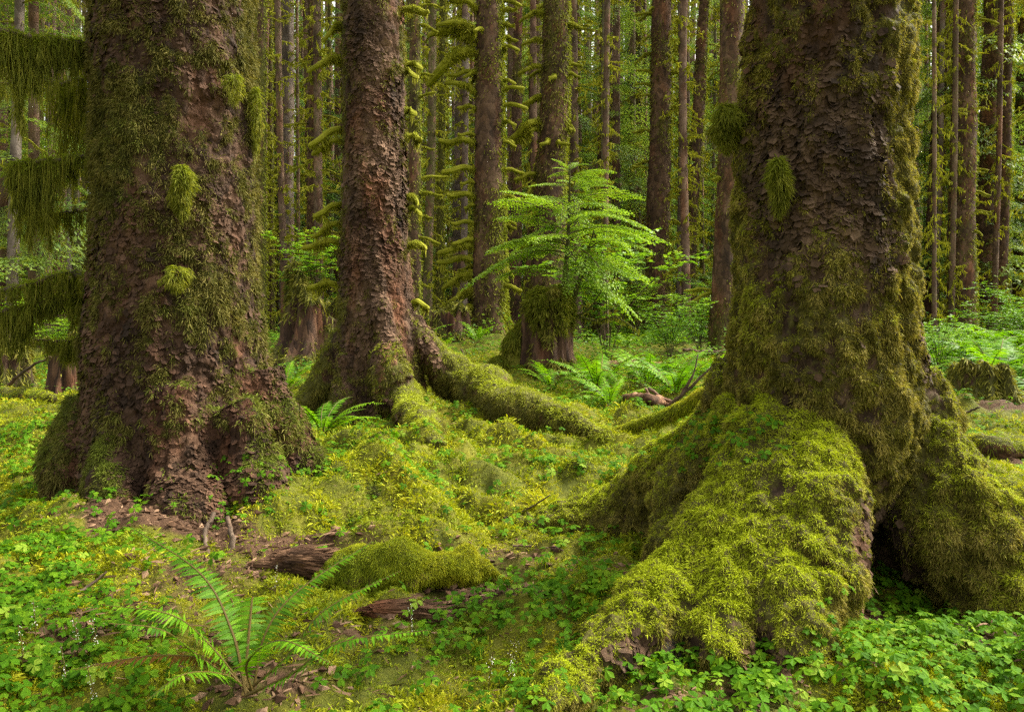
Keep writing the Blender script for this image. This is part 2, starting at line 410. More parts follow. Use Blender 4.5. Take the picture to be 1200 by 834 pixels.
def build_ground():
    r = np.concatenate([np.linspace(.4, 1.6, 6), np.geomspace(1.7, 16, 330), np.geomspace(16.5, 260, 60)])
    th = np.radians(np.concatenate([np.linspace(-44, 44, 520), np.linspace(46, 314, 68)]))
    n, k = len(r), len(th)
    X = (r[:, None]*np.sin(th)[None]).ravel(); Y = (r[:, None]*np.cos(th)[None]).ravel()
    Z = gz(X, Y)
    V = np.stack([X, Y, Z], 1)
    V = np.vstack([V, [[0, 0, gz1(0., 0.)]]])
    i = np.arange(n-1)[:, None]*k; j = np.arange(k)[None]; j2 = (j+1) % k
    F4 = np.stack([i+j, i+k+j, i+k+j2, i+j2], -1).reshape(-1, 4)
    jj = np.arange(k)
    F3 = np.stack([np.full(k, n*k), jj, (jj+1) % k], 1)
    mb = MB(); mb.add(V, F3, F4, 0, np.append(duff(X, Y), 0))
    o = mb.build('ground', M['ground'], smooth=True)
    tag(o, 'mossy uneven forest floor with bare brown duff near the tree bases', 'ground', kind='structure')
build_ground()
def PG(px, py, lift=0.):
    """where the sight line through a point of the photo meets the ground"""
    d = np.concatenate([np.linspace(1.6, 8, 1300), np.linspace(8.01, 30, 900)])
    zr = CH+(HY-py)/F_*d; g = gz((px-CX)/F_*d, d)
    k = np.argmax(zr < g); dd = d[k] if (zr < g).any() else 30.
    return np.array([(px-CX)/F_*dd, dd, gz1((px-CX)/F_*dd, dd)+lift])

# ------------------------------------------------------------------ hero trees
def remesh(parts, voxel, smooth=5):
    mb = MB()
    for V, F3, F4 in parts: mb.add(V, F3, F4)
    o = bpy.data.objects.new('tmp', mb.mesh('tmp', [])); COL.objects.link(o)
    rm = o.modifiers.new('r', 'REMESH'); rm.mode = 'VOXEL'; rm.voxel_size = voxel
    sm = o.modifiers.new('s', 'SMOOTH'); sm.factor = .5; sm.iterations = smooth
    dg = bpy.context.evaluated_depsgraph_get()
    ev = o.evaluated_get(dg); me = bpy.data.meshes.new_from_object(ev)
    n = len(me.vertices)
    V = np.empty(n*3, np.float32); me.vertices.foreach_get('co', V); V = V.reshape(-1, 3).astype(float)
    Nn = np.empty(n*3, np.float32); me.vertex_normals.foreach_get('vector', Nn); Nn = Nn.reshape(-1, 3).astype(float)
    me.calc_loop_triangles()
    T = np.empty(len(me.loop_triangles)*3, np.int32); me.loop_triangles.foreach_get('vertices', T); T = T.reshape(-1, 3)
    bpy.data.objects.remove(o); bpy.data.meshes.remove(me)
    return V, Nn, T
def vnormals(V, T):
    fn = np.cross(V[T[:, 1]]-V[T[:, 0]], V[T[:, 2]]-V[T[:, 0]])
    n = np.zeros_like(V)
    for k in range(3): 
        for c in range(3): n[:, c] += np.bincount(T[:, k], fn[:, c], len(V))
    return nrm(n)
def ringtrunk(prof, seg=64, lobes=None):
    """prof rows: x, y, z, r"""
    prof = np.asarray(prof, float)
    z = np.linspace(prof[0, 2], prof[-1, 2], 90)
    c = np.stack([np.interp(z, prof[:, 2], prof[:, i]) for i in (0, 1)]+[z], 1)
    r = np.interp(z, prof[:, 2], prof[:, 3])
    a = np.arange(seg)/seg*2*PI
    V = c[:, None]+np.stack([r[:, None]*np.cos(a), r[:, None]*np.sin(a), np.zeros((len(z), seg))], -1)
    n = len(z); V = np.vstack([V.reshape(-1, 3), c[:1], c[-1:]])
    i = np.arange(n-1)[:, None]*seg; j = np.arange(seg)[None]; j2 = (j+1) % seg
    F4 = np.stack([i+j, i+j2, i+seg+j2, i+seg+j], -1).reshape(-1, 4)
    j = np.arange(seg); j2 = (j+1) % seg
    F3 = np.vstack([np.stack([np.full(seg, n*seg), j2, j], 1), np.stack([np.full(seg, n*seg+1), (n-1)*seg+j, (n-1)*seg+j2], 1)])
    return V, F3, F4
def sample(V, T, n, w=None):
    a = np.linalg.norm(np.cross(V[T[:, 1]]-V[T[:, 0]], V[T[:, 2]]-V[T[:, 0]]), axis=1)
    if w is not None: a = a*w[T].mean(1)
    c = np.cumsum(a)
    t = np.searchsorted(c, RG.random(n)*c[-1]); t = np.minimum(t, len(T)-1)
    u, v = RG.random(n), RG.random(n); s = u+v > 1; u[s], v[s] = 1-u[s], 1-v[s]
    A, B, C = V[T[t, 0]], V[T[t, 1]], V[T[t, 2]]
    return A+u[:, None]*(B-A)+v[:, None]*(C-A), t
CAM = np.array([0, 0, CH])
def camweight(V, Nn):
    f = (nrm(CAM-V)*Nn).sum(1)
    return np.where(f > -.25, 1., .12)

def hero(name, label, d, prof, roots, voxel, mossf, bark, mossmat, slen, rough=1., plate=12., pl=1., lump=0., csc=13., ncr=10000, per=12, mbase=0., nfl=10000, fsz=.03, dscale=1.):
    parts = [ringtrunk(prof)]
    for pts, rad, sq in roots:
        c = curve([q if isinstance(q, np.ndarray) else P(*q) for q in pts], 40)
        r = np.interp(np.linspace(0, 1, 40), np.linspace(0, 1, len(rad)), rad)
        wob = r[:, None]*np.stack([vn(c*[2.2, 2.2, 2.2]+5, 91), vn(c*2.2+9, 92), .5*vn(c*2.6+2, 93)], 1)*np.linspace(0, .7, 40)[:, None]
        c = c+wob; r = r*(1+.28*vn(c*3.1, 94))
        parts.append(tube(c, r, 20, True, sq))
    V, Nn, T = remesh(parts, voxel, 8)
    base = np.array([prof[1][0], prof[1][1], gz1(prof[1][0], prof[1][1])])
    st = np.array([1, 1, .35])
    q = V+.06*np.stack([vn(V*4, 1), vn(V*4, 2), vn(V*4, 3)], 1)
    big = .03*fbm(V*[1.8, 1.8, 1.0], 3, 5)+.035*fbm(V*[3.2, 3.2, 3.2], 3, 6)*sstep(.75, .2, V[:, 2])-.012
    fur = .022*np.abs(fbm(q*[7, 7, 1.6], 3, 15))
    flk = .016*fbm(q*[22, 22, 13], 3, 25)
    q2 = V+.035*np.stack([vn(V*9, 11), vn(V*9, 12), vn(V*9, 13)], 1)
    w1, w2, wr, wo = worley(q2*[plate, plate, plate*.62], 3)
    edge = sstep(.02, .22, w2-w1)
    cell = (.011*wr+.013*edge-.016*wo[:, 2])*pl
    w1b, w2b, wrb, _ = worley(q2*plate*2.3, 9)
    cell = cell+(.005*wrb+.004*sstep(.02, .25, w2b-w1b))*pl
    ms = np.clip(mossf(V, Nn), 0, 1.3)
    cl = fbm(V*[csc, csc, csc*.75], 3, 55, .6)
    mlump = lump*np.clip(ms, 0, 1)*np.clip(cl+.25, -.3, .9)
    V2 = V+Nn*((big-fur+flk*rough*.8+cell*(1-.6*np.clip(ms, 0, 1))+mlump)[:, None])
    N2 = vnormals(V2, T)
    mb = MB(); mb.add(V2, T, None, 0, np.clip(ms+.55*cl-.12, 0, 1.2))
    vis = camweight(V2, N2)*(V2[:, 2] < zz(0, d)+.45)*(V2[:, 2] > gz(V2[:, 0], V2[:, 1])-.04)
    # loose bark flakes standing off the trunk
    p, t = sample(V2, T, nfl, np.clip(.95-ms, 0, 1)*np.clip(.25+1.3*fbm(V2*[2.3, 2.3, 1.6], 3, 66), .06, 1)*vis+1e-9)
    n = N2[T[t, 0]]; k = len(p)
    e1 = nrm(np.cross(n, np.array([0, 0, 1.])+RG.normal(size=(k, 3))*.5)); e2 = nrm(np.cross(n, e1))
    e2 = np.where(e2[:, 2:3] > 0, -e2, e2)
    sz = fsz*np.clip(np.exp(RG.normal(-.25, .45, k))*(1+.8*vn(p*[2.5, 2.5, 1.8], 67)), .25, 2.4)[:, None]; tilt = RG.uniform(.05, .55, k)[:, None]
    o = n*.003; cs = RG.uniform(.7, 1.2, (k, 5, 1))
    Vf = np.stack([p+o-e2*sz*.5*cs[:, 0], p+o+e1*sz*.55*cs[:, 1]-e2*sz*.1+n*sz*tilt*.3, p+o+e1*sz*.38*cs[:, 2]+e2*sz*.5+n*sz*tilt, p+o-e1*sz*.42*cs[:, 3]+e2*sz*.45+n*sz*tilt, p+o-e1*sz*.55*cs[:, 4]-e2*sz*.1+n*sz*tilt*.3], 1).reshape(-1, 3)
    bb = np.arange(k)[:, None]*5
    mb.add(Vf, np.concatenate([bb+np.array([[0, 1, 4]])]), bb+np.array([[1, 2, 3, 4]]), 0, np.repeat(RG.uniform(-.3, .25, k), 5))
    root = thing(name, label, 'tree', base)
    tr = mb.build('trunk', M[bark], root, True)
    # moss in small crumbs
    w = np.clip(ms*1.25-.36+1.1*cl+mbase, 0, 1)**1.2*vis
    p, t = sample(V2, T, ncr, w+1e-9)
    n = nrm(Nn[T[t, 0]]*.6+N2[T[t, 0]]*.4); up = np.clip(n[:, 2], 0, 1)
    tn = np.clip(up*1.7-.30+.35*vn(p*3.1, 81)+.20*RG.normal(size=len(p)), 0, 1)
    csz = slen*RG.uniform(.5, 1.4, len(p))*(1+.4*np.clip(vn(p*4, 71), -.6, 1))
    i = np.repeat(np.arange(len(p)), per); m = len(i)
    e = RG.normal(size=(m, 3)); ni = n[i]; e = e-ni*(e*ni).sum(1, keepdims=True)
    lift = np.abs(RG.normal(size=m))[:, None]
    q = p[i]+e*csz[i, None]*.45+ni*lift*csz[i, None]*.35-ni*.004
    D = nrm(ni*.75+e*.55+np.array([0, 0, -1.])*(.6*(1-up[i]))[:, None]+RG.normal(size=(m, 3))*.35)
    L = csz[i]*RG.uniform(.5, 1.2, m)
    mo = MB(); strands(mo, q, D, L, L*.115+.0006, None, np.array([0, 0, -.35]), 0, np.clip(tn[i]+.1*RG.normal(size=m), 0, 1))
    # a few hanging wisps
    k = ncr//25; j = RG.integers(0, len(p), k); j = j[up[j] < .5]
    hang(mo, p[j], nrm(n[j]*.25+[0, 0, -1.]+RG.normal(size=(len(j), 3))*.12), slen*RG.uniform(1.5, 5.5, len(j)), .0022*dscale, 0, .1)
    mo.build('moss', M[mossmat], root)
    return root, V2, N2, T

def zz(py, d): return CH+(HY-py)/F_*d
def prof_px(rows, d, top, k=.955):
    out = []
    for py, l, r in rows:
        out.append(((((l+r)/2)-CX)/F_*d, d, zz(py, d), k*(r-l)/2/F_*d))
    out.sort(key=lambda q: q[2])
    x, y, z, r = out[-1]; out.append((x, y, top, r*.9))
    b = out[0]; out.insert(0, (b[0], b[1], b[2]-.5, b[3]*1.05))
    return out

# --- big tree on the left
dA = 5.1
profA = prof_px([(0, 107, 299), (200, 104, 301), (300, 104, 307), (400, 94, 318), (460, 94, 328), (520, 92, 336), (590, 84, 340)], dA, 7.5, .895)
rootsA = [
    ([(300, 440, 5.05), (328, 520, 4.95), (372, 570, 4.9), (440, 600, 4.8), (500, 630, 4.8)], [.16, .17, .15, .12, .07], 1.1),
    ([(210, 470, 4.75), (215, 560, 4.55), (225, 620, 4.3), (250, 680, 4.05)], [.22, .24, .2, .1], 1.),
    ([(120, 470, 5.0), (92, 560, 4.9), (70, 620, 4.75), (40, 670, 4.5)], [.16, .18, .15, .08], 1.2),
    ([(270, 480, 4.75), (300, 560, 4.6), (330, 620, 4.5)], [.14, .18, .12], 1.2),
    ([(150, 500, 4.75), (140, 570, 4.6), (130, 640, 4.35)], [.15, .16, .1], 1.2),
]
def mossA(V, n):
    x = (V[:, 0]/V[:, 1])*F_+CX; py = HY-(V[:, 2]-CH)/V[:, 1]*F_
    m = .30+.5*fbm(V*[1.7, 1.7, 1.4], 3, 101)
    m = m+.45*sstep(270, 315, x)+.25*sstep(150, 100, x)+.2*sstep(330, 100, py)-.25*np.exp(-((x-215)/60)**2-((py-560)/70)**2)
    m = m+.8*np.clip(n[:, 2]-.2, 0, 1)+.35*np.clip(-n[:, 1]-.5, 0, 1)*sstep(480, 300, py)
    m = m-.35*np.exp(-((x-200)/60)**2)*sstep(470, 560, py)
    return m
A, VA, NA, TA = hero('spruce_tree', 'huge spruce trunk with dark brown bark and moss curtains on its left branches', dA, profA, rootsA, .014, mossA, 'bark', 'moss_tr', .022, .8, 15., .6, .020, 15., 26000, 12, .16, 36000, .019)

# --- middle tree with a long mossy root
dB = 9.5
profB = prof_px([(0, 399, 474), (200, 399, 477), (300, 396, 481), (350, 396, 488), (400, 394, 496), (440, 388, 500), (490, 384, 500)], dB, 11)
rootsB = [
    ([(410, 395, 9.5), (385, 440, 9.45), (358, 475, 9.4), (335, 500, 9.2)], [.16, .18, .16, .1], 1.2),
    ([(444, 330, 9.36), (447, 375, 9.16), (452, 420, 8.98), (459, 455, 8.82), PG(467, 482, .20), PG(485, 502, .11), PG(516, 526, -.01)], [.12, .17, .19, .21, .21, .17, .08], 1.2),
    ([(415, 420, 9.2), (408, 470, 9.1), (400, 510, 8.8)], [.16, .18, .1], 1.2),
    ([(478, 375, 9.45), (510, 420, 9.4), (555, 453, 9.3), PG(612, 486, .07), PG(668, 500, .03), PG(725, 513, -.09)], [.13, .24, .25, .18, .12, .05], 1.05),
    ([(600, 468, 9.1), (640, 500, 8.7), (655, 530, 8.2)], [.14, .13, .06], 1.),
    ([(540, 440, 9.3), (560, 490, 8.9), (590, 520, 8.4)], [.15, .13, .06], 1.),
]
def mossB(V, n):
    x = (V[:, 0]/V[:, 1])*F_+CX; py = HY-(V[:, 2]-CH)/V[:, 1]*F_
    m = .12+.35*fbm(V*1.6, 3, 111)+.4*sstep(462, 476, x)*sstep(330, 300, py)+.35*sstep(408, 399, x)
    m = m+.75*sstep(385, 500, py)+.9*np.clip(n[:, 2]-.15, 0, 1)+.3*sstep(490, 520, x)
    m = m-.5*np.exp(-((x-415)/22)**2-((py-440)/50)**2)
    return m
B, VB, NB, TB = hero('spruce_tree', 'scaly brown spruce trunk in mid picture with a long mossy root running right', dB, profB, rootsB, .019, mossB, 'bark_mid', 'moss_ol', .030, .8, 14., .6, .022, 11., 9000, 12, .03, 26000, .030, 2.)

# --- big mossy tree on the right
dC = 3.7
profC = prof_px([(0, 869, 1075), (200, 859, 1078), (300, 856, 1081), (400, 850, 1084), (470, 852, 1092), (520, 868, 1082), (560, 885, 1050), (610, 920, 1010), (690, 930, 1000)], dC, 5.5, .89)
rootsC = [
    ([(925, 430, 3.66), (908, 520, 3.47), (876, 590, 3.3), (818, 655, 3.13), (755, 722, 2.95), PG(690, 800, .07), PG(640, 835, .0)], [.12, .17, .19, .19, .165, .11, .05], 1.0),
    ([(940, 420, 3.66), (930, 520, 3.46), (912, 600, 3.25), (890, 675, 3.04), PG(866, 752, .10), PG(850, 790, -.02)], [.12, .18, .20, .20, .17, .07], 1.0),
    ([(955, 430, 3.66), (952, 530, 3.42), (950, 610, 3.2), (948, 685, 2.97), PG(950, 742, .08), PG(955, 772, -.04)], [.12, .18, .21, .20, .15, .08], 1.0),
    ([(880, 490, 3.75), (850, 550, 3.68), (800, 590, 3.7), (790, 660, 3.5)], [.14, .18, .16, .1], 1.0),
    ([(1055, 440, 3.75), (1090, 540, 3.65), (1130, 625, 3.5), (1180, 700, 3.35), (1235, 760, 3.2)], [.13, .18, .21, .21, .16], 1.25),
    ([(880, 500, 3.85), (820, 560, 4.15), (750, 595, 4.4), (680, 618, 4.55), (600, 642, 4.6)], [.16, .18, .18, .17, .12], 1.2),
    ([(870, 440, 3.9), (846, 500, 4.2), (800, 520, 4.7)], [.14, .14, .07], 1.2),
    ([(1020, 470, 3.95), (1040, 600, 4.0), (1050, 730, 4.0)], [.3, .3, .3], 1.),
    ([(1040, 470, 4.0), (1080, 560, 4.3), (1150, 590, 4.7)], [.2, .2, .1], 1.2),
]
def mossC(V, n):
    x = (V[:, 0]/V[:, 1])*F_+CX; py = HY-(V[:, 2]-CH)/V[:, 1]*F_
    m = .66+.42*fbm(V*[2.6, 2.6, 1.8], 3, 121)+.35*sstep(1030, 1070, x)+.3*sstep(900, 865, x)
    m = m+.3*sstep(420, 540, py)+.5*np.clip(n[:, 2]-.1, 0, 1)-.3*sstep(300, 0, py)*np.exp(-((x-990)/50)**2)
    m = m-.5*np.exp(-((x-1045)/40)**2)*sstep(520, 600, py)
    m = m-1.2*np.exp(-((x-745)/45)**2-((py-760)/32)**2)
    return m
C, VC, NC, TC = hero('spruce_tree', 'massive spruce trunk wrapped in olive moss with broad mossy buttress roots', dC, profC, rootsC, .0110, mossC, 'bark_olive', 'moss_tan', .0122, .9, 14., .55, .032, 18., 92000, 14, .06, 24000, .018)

# ------------------------------------------------------------------ branches with hanging moss
def tuft(pos, w, h, n, mat, parent, name='moss_tuft', W=.004):
    """drop-shaped clump of drooping moss below pos"""
    pos = np.asarray(pos, float); n = n*3
    u = RG.random(n)**1.1; a = RG.uniform(0, 2*PI, n)
    r = w*.5*np.sin(np.clip(u*.97+.02, 0, 1)*PI)**.75*(1.15-.5*u)*RG.uniform(.6, 1.05, n)*(1+.7*vn(np.stack([np.cos(a)*1.6+pos[0]*9, np.sin(a)*1.6, u*3], 1), 4))
    e = np.stack([np.cos(a), np.sin(a), 0*a], 1)
    p = pos+e*r[:, None]-np.array([0, 0, 1.])*(u*h-h*.25)[:, None]
    D = nrm(e*(.7-.4*u)[:, None]+np.array([0, 0, -1.])*(.25+.8*u)[:, None]+RG.normal(size=e.shape)*.35)
    mb = MB(); strands(mb, p, D, .028*RG.uniform(.5, 1.7, n), W*.8, None, [0, 0, -.35], 0, np.clip(.40-1.0*u+.3*RG.random(n), 0, 1))
    k = n//7; i = RG.integers(0, n, k)
    hang(mb, p[i], nrm(np.array([0, 0, -1.])+RG.normal(size=(k, 3))*.12), h*.3*RG.uniform(.3, 1., k), W, 0, 0.)
    return mb.build(name, M[mat], parent)
def curtain_branch(tree, pts, r0, r1, hangfn, n, mat='moss_dk', W=.0045, sleeve=.03):
    c = curve(pts, 40); n = int(n*1.9); sd = len(pts)*3.1+pts[0][2]*17
    mb = MB(); mb.add(*tube(c+.006*RG.normal(size=c.shape), np.linspace(r0, r1, 40), 7), 0, .3)
    b = mb.build('branch', M['twig'], tree, True)
    mo = MB()
    t = RG.random(n); i = t*39; k = np.minimum(i.astype(int), 38); p = c[k]+(c[k+1]-c[k])*(i-k)[:, None]
    ln = np.linalg.norm(c[-1]-c[0]); nc = int(ln/.021)
    ct = np.sort(RG.random(nc)); cL = hangfn(ct)*np.clip(np.exp(RG.normal(-.55, .55, nc)), .08, 1.25)*np.clip(.75+.8*fbm(np.stack([ct*6+sd, ct*0, ct*0], 1), 3, 5), .25, 1.3)
    wgt = (cL+.04)**1.1; j = RG.choice(nc, n, p=wgt/wgt.sum())
    t = np.clip(ct[j], 0, .999); i = t*39; k = np.minimum(i.astype(int), 38); p = c[k]+(c[k+1]-c[k])*(i-k)[:, None]
    L = cL[j]; u = RG.random(n)**1.35
    cy = RG.normal(size=(nc, 2))*.022; wv = RG.uniform(0, 6, nc)[j]
    p = p+np.stack([RG.normal(size=n)*.017*(1.1-.85*u)+.012*np.sin(u*L*25+wv), cy[j, 1]*(1+u)+RG.normal(size=n)*.017*(1.1-.85*u), .018-u*L], 1)
    e = RG.normal(size=(n, 3))*.32
    D = nrm(e+np.array([0, -.12, 0])+np.array([0, 0, 1.])*(.55-1.9*np.clip(u*3, 0, .8))[:, None])
    strands(mo, p, D, RG.uniform(.03, .085, n)*(.55+.45*np.clip(u*4, 0, 1)), W*RG.uniform(.7, 1.3, n), None, [0, 0, -.5], 0, np.clip(.85-3.*u+.3*RG.random(n), 0, 1))
    h = n//8
    t = RG.random(h); i = t*39; k = np.minimum(i.astype(int), 38); p = c[k]+(c[k+1]-c[k])*(i-k)[:, None]+RG.normal(size=(h, 3))*[.01, .03, .01]
    hang(mo, p, nrm(np.array([0, 0, -1.])+RG.normal(size=p.shape)*.06), hangfn(t)*np.clip(.6+.7*fbm(np.stack([t*7+sd, t*0, t*0], 1), 4, 5), .1, 1.5)*RG.uniform(.5, 1.15, h)+.02, W, 0, 0., .12)
    mo.build('moss', M[mat], b)
    return b
lin = lambda *ys: (lambda t: np.interp(t, np.linspace(0, 1, len(ys)), ys))
curtain_branch(A, [P(112, 52, 5.0), P(80, 50, 4.85), P(40, 45, 4.7), P(0, 38, 4.55), P(-60, 40, 4.4)], .02, .012, lin(.12, .40, .50, .45, .42), 4600)
curtain_branch(A, [P(112, 88, 5.15), P(80, 98, 5.15), P(45, 96, 5.2), P(0, 98, 5.3), P(-50, 100, 5.3)], .016, .008, lin(.25, .55, .22, .2, .45), 1700)
curtain_branch(A, [P(118, 182, 4.95), P(80, 186, 4.9), P(40, 190, 4.8), P(12, 196, 4.75)], .016, .006, lin(.10, .30, .36, .2), 2800)
curtain_branch(A, [P(110, 246, 5.1), P(70, 250, 5.1), P(45, 252, 5.1)], .010, .004, lin(.2, .25, .05), 500)
curtain_branch(A, [P(108, 325, 5.1), P(70, 322, 5.1), P(30, 335, 5.0), P(-30, 345, 4.9)], .018, .010, lin(.1, .25, .15, .12), 1200)
curtain_branch(A, [P(108, 346, 5.2), P(60, 352, 5.1), P(20, 362, 5.0), P(-40, 372, 4.9)], .018, .010, lin(.2, .25, .35, .35), 1900)
curtain_branch(A, [P(108, 392, 5.25), P(75, 400, 5.2), P(40, 398, 5.2)], .012, .006, lin(.2, .12, .05), 700)
for (px, py, w, h, n) in [(213, 208, .15, .28, 900), (206, 318, .20, .13, 220), (275, 95, .14, .16, 130), (300, 120, .08, .4, 250), (128, 45, .14, .16, 300)]:
    dd = 4.56+.5*((px-203)/100)**2
    tuft(P(px, py, dd), w, h, n, 'moss_dk', A, W=.006)
for (px, py, w, h, n) in [(852, 135, .15, .20, 1400), (913, 200, .085, .22, 900)]:
    dd = 3.30+.42*(min(1, abs(px-968)/112))**2
    tuft(P(px, py, dd), w, h, n, 'moss_dk', C, W=.0045)

def branchlib(n, moss):
    lib = []
    for k in range(n):
        L = 1.0
        bend = RG.uniform(-.25, .1); c = curve([(0, 0, 0), (.35, RG.uniform(-.06, .06), .04+bend*.2), (.7, RG.uniform(-.1, .1), bend*.6), (1., RG.uniform(-.12, .12), bend)], 18)
        mb = MB(); mb.add(*tube(c, np.linspace(.028, .010, 18), 6), 0, .4)
        wood = mb.mesh('branch', M['twig'], smooth=True)
        mo = MB()
        N_ = int(2000*moss)
        t = RG.random(N_)**.9; i = t*17; q = np.minimum(i.astype(int), 16); p = c[q]+(c[q+1]-c[q])*(i-q)[:, None]
        thick = (.05+.07*np.clip(.5+vn(np.stack([t*4, t*0+k, t*0], 1), 9), 0, 1.2))*np.sin(np.clip(t*1.2+.15, 0, 1)*PI)**.4*moss
        e = randdir(N_, -1, 1.); p = p+e*(thick*.55*RG.uniform(.7, 1.1, N_))[:, None]
        strands(mo, p, nrm(e+RG.normal(size=e.shape)*.4), thick*RG.uniform(.18, .55, N_), .012, None, [0, 0, -.5], 0, np.clip(.3+.6*e[:, 2], 0, 1))
        h = int(160*moss)
        t = RG.uniform(.1, .95, h); i = t*17; q = np.minimum(i.astype(int), 16); p = c[q]+(c[q+1]-c[q])*(i-q)[:, None]
        cl = np.clip(vn(np.stack([t*5, t*0+k*3, t*0], 1), 19)+.3, 0, 1.2)
        hang(mo, p, nrm(np.array([0, 0, -1.])+RG.normal(size=p.shape)*.08), .04+.17*cl*moss*RG.uniform(.3, 1, h), .018, 0, 0.)
        # mossy core so the sleeve is not see-through
        mo.add(*tube(c, np.interp(np.linspace(0, 1, 18), [0, .1, .6, .95, 1], [.02, .036*moss+.008, .042*moss+.008, .028*moss+.008, .008]), 7), 0, .1)
        lib.append((wood, mo.mesh('moss', M['moss_br'])))
    return lib
LIB = branchlib(6, 1.0); LIBT = branchlib(5, .55)
def put_branch(tree, pos, az, el, s, lib, thick=1.):
    w, m = lib[random.randrange(len(lib))]
    b = obj('branch', w, tree)
    b.location = Vector(np.asarray(pos, float)-parent_loc(tree)); b.rotation_euler = (0, -el, az)
    b.scale = (s, max(s, .5)*thick, max(s, .5)*thick)
    mo = obj('moss', m, b)
# branches of the middle tree
for px, py, side, l in [(400, 70, -1, 35), (402, 150, -1, 42), (399, 165, -1, 32), (400, 240, -1, 34), (398, 262, -1, 30), (398, 285, -1, 38), (399, 335, -1, 36), (400, 30, -1, 22),
                        (474, 12, 1, 36), (476, 75, 1, 18), (476, 85, 1, 14), (477, 160, 1, 20), (478, 230, 1, 18), (479, 245, 1, 15), (481, 288, 1, 24), (484, 355, 1, 18), (476, 130, 1, 12)]:
    put_branch(B, P(px-side*2, py, 9.45), 0+RG.uniform(-.5, .1) if side > 0 else PI+RG.uniform(-.1, .6), RG.uniform(-.45, .15), l/F_*9.5*1.2, LIB, 1.5)

# ------------------------------------------------------------------ mid-distance trees
def mid_tree(label, top, bot, d, wt, wb, moss=.3, right=.3, br=(), nbr=0, bark='bark_mid', nst=1500, lib=None, group=None, blen=40, thick=1., seg=26, flare=.6):
    xt, xb = (top-CX)/F_*d, (bot-CX)/F_*d
    zg = gz1(xb, d); z1 = zz(0, d)+2.0+.12*d
    zt = zz(0, d)
    root = thing('spruce_tree', label, 'tree', (xb, d, zg), group)
    n = int(50+z1*4)
    u = np.linspace(0, 1, n)**1.25; z = zg-.3+u*(z1-zg+.3)
    f = (z-zg)/(zt-zg)
    sd = random.random()*100
    cx = xb+(xt-xb)*f+.02*vn(np.stack([z*.5, z*0+sd, z*0], 1))*wt/F_*d*3; 
    r = (wb+(wt-wb)*f)/2/F_*d
    a = np.arange(seg)/seg*2*PI
    lob = 1+flare*np.exp(-np.clip(z-zg, 0, None)/.32)[:, None]*(.55+.45*np.cos(a*5+sd)+.3*np.cos(a*3+sd*2))[None]
    R = r[:, None]*lob
    V = np.stack([cx[:, None]+R*np.cos(a), d+R*np.sin(a), np.repeat(z[:, None], seg, 1)], -1).reshape(-1, 3)
    nn = np.stack([np.tile(np.cos(a), n), np.tile(np.sin(a), n), np.zeros(n*seg)], 1)
    rr = np.repeat(r, seg)
    V = V+nn*(rr*(.07*fbm(V*[5, 5, 2]+sd, 3, 3)+.05*vn(V*[14, 14, 9], 4)))[:, None]
    ms = moss+.35*fbm(V*[2, 2, .9]+sd, 3, 8)+right*np.clip(nn[:, 0]*1.6-.7, 0, 1)+.55*np.exp(-np.clip(V[:, 2]-zg, 0, None)/.5)
    i = np.arange(n-1)[:, None]*seg; j = np.arange(seg)[None]; j2 = (j+1) % seg
    F4 = np.stack([i+j, i+j2, i+seg+j2, i+seg+j], -1).reshape(-1, 4)
    mb = MB(); mb.add(V, None, F4, 0, np.clip(ms, 0, 1.2)); mb.build('trunk', M[bark], root, True)
    if nst:
        T = np.vstack([F4[:, [0, 1, 2]], F4[:, [0, 2, 3]]])
        w = np.clip(ms*1.3-.1+.5*vn(V*7, 77), 0, 1)**1.2*camweight(V, nn)*(V[:, 2] > zg-.05)*(V[:, 2] < zt+.3)
        p, t = sample(V, T, nst, w+1e-6)
        nv = nn[T[t, 0]]
        D = nrm(nv*.8+[0, 0, -.7]+RG.normal(size=p.shape)*.5)
        s = d/F_
        mo = MB(); strands(mo, p, D, s*RG.uniform(1.5, 5, nst), s*1.1, None, [0, 0, -.3], 0, np.clip(.1+.5*nv[:, 0]+.3*RG.random(nst), 0, 1))  # moss yellower towards the right, light from that side put into its tone
        mo.build('moss', M['moss_ol'], root)
    lib = lib or LIB
    def at(py):
        f = (zz(py, d)-zg)/(zt-zg); return xb+(xt-xb)*f, (wb+(wt-wb)*f)/2/F_*d
    for py, side, l, el in br:
        x, rad = at(py)
        put_branch(root, (x+side*rad*.9, d-.12, zz(py, d)), (RG.uniform(-.45, .1) if side > 0 else PI+RG.uniform(-.1, .45)), el, l*1.15/F_*d, lib, thick)
    for k in range(nbr):
        py = RG.uniform(-10, 355); x, rad = at(py); az = RG.uniform(-PI, PI)
        if RG.random() < .6: az = (0 if RG.random() < .5 else PI)+RG.uniform(-.5, .5)
        el = RG.uniform(-.35, .25)
        put_branch(root, (x+rad*.9*math.cos(az), d+rad*.9*math.sin(az), zz(py, d)), az, el, blen*1.35*RG.uniform(.35, 1.2)/F_*d, lib, thick)
    return root
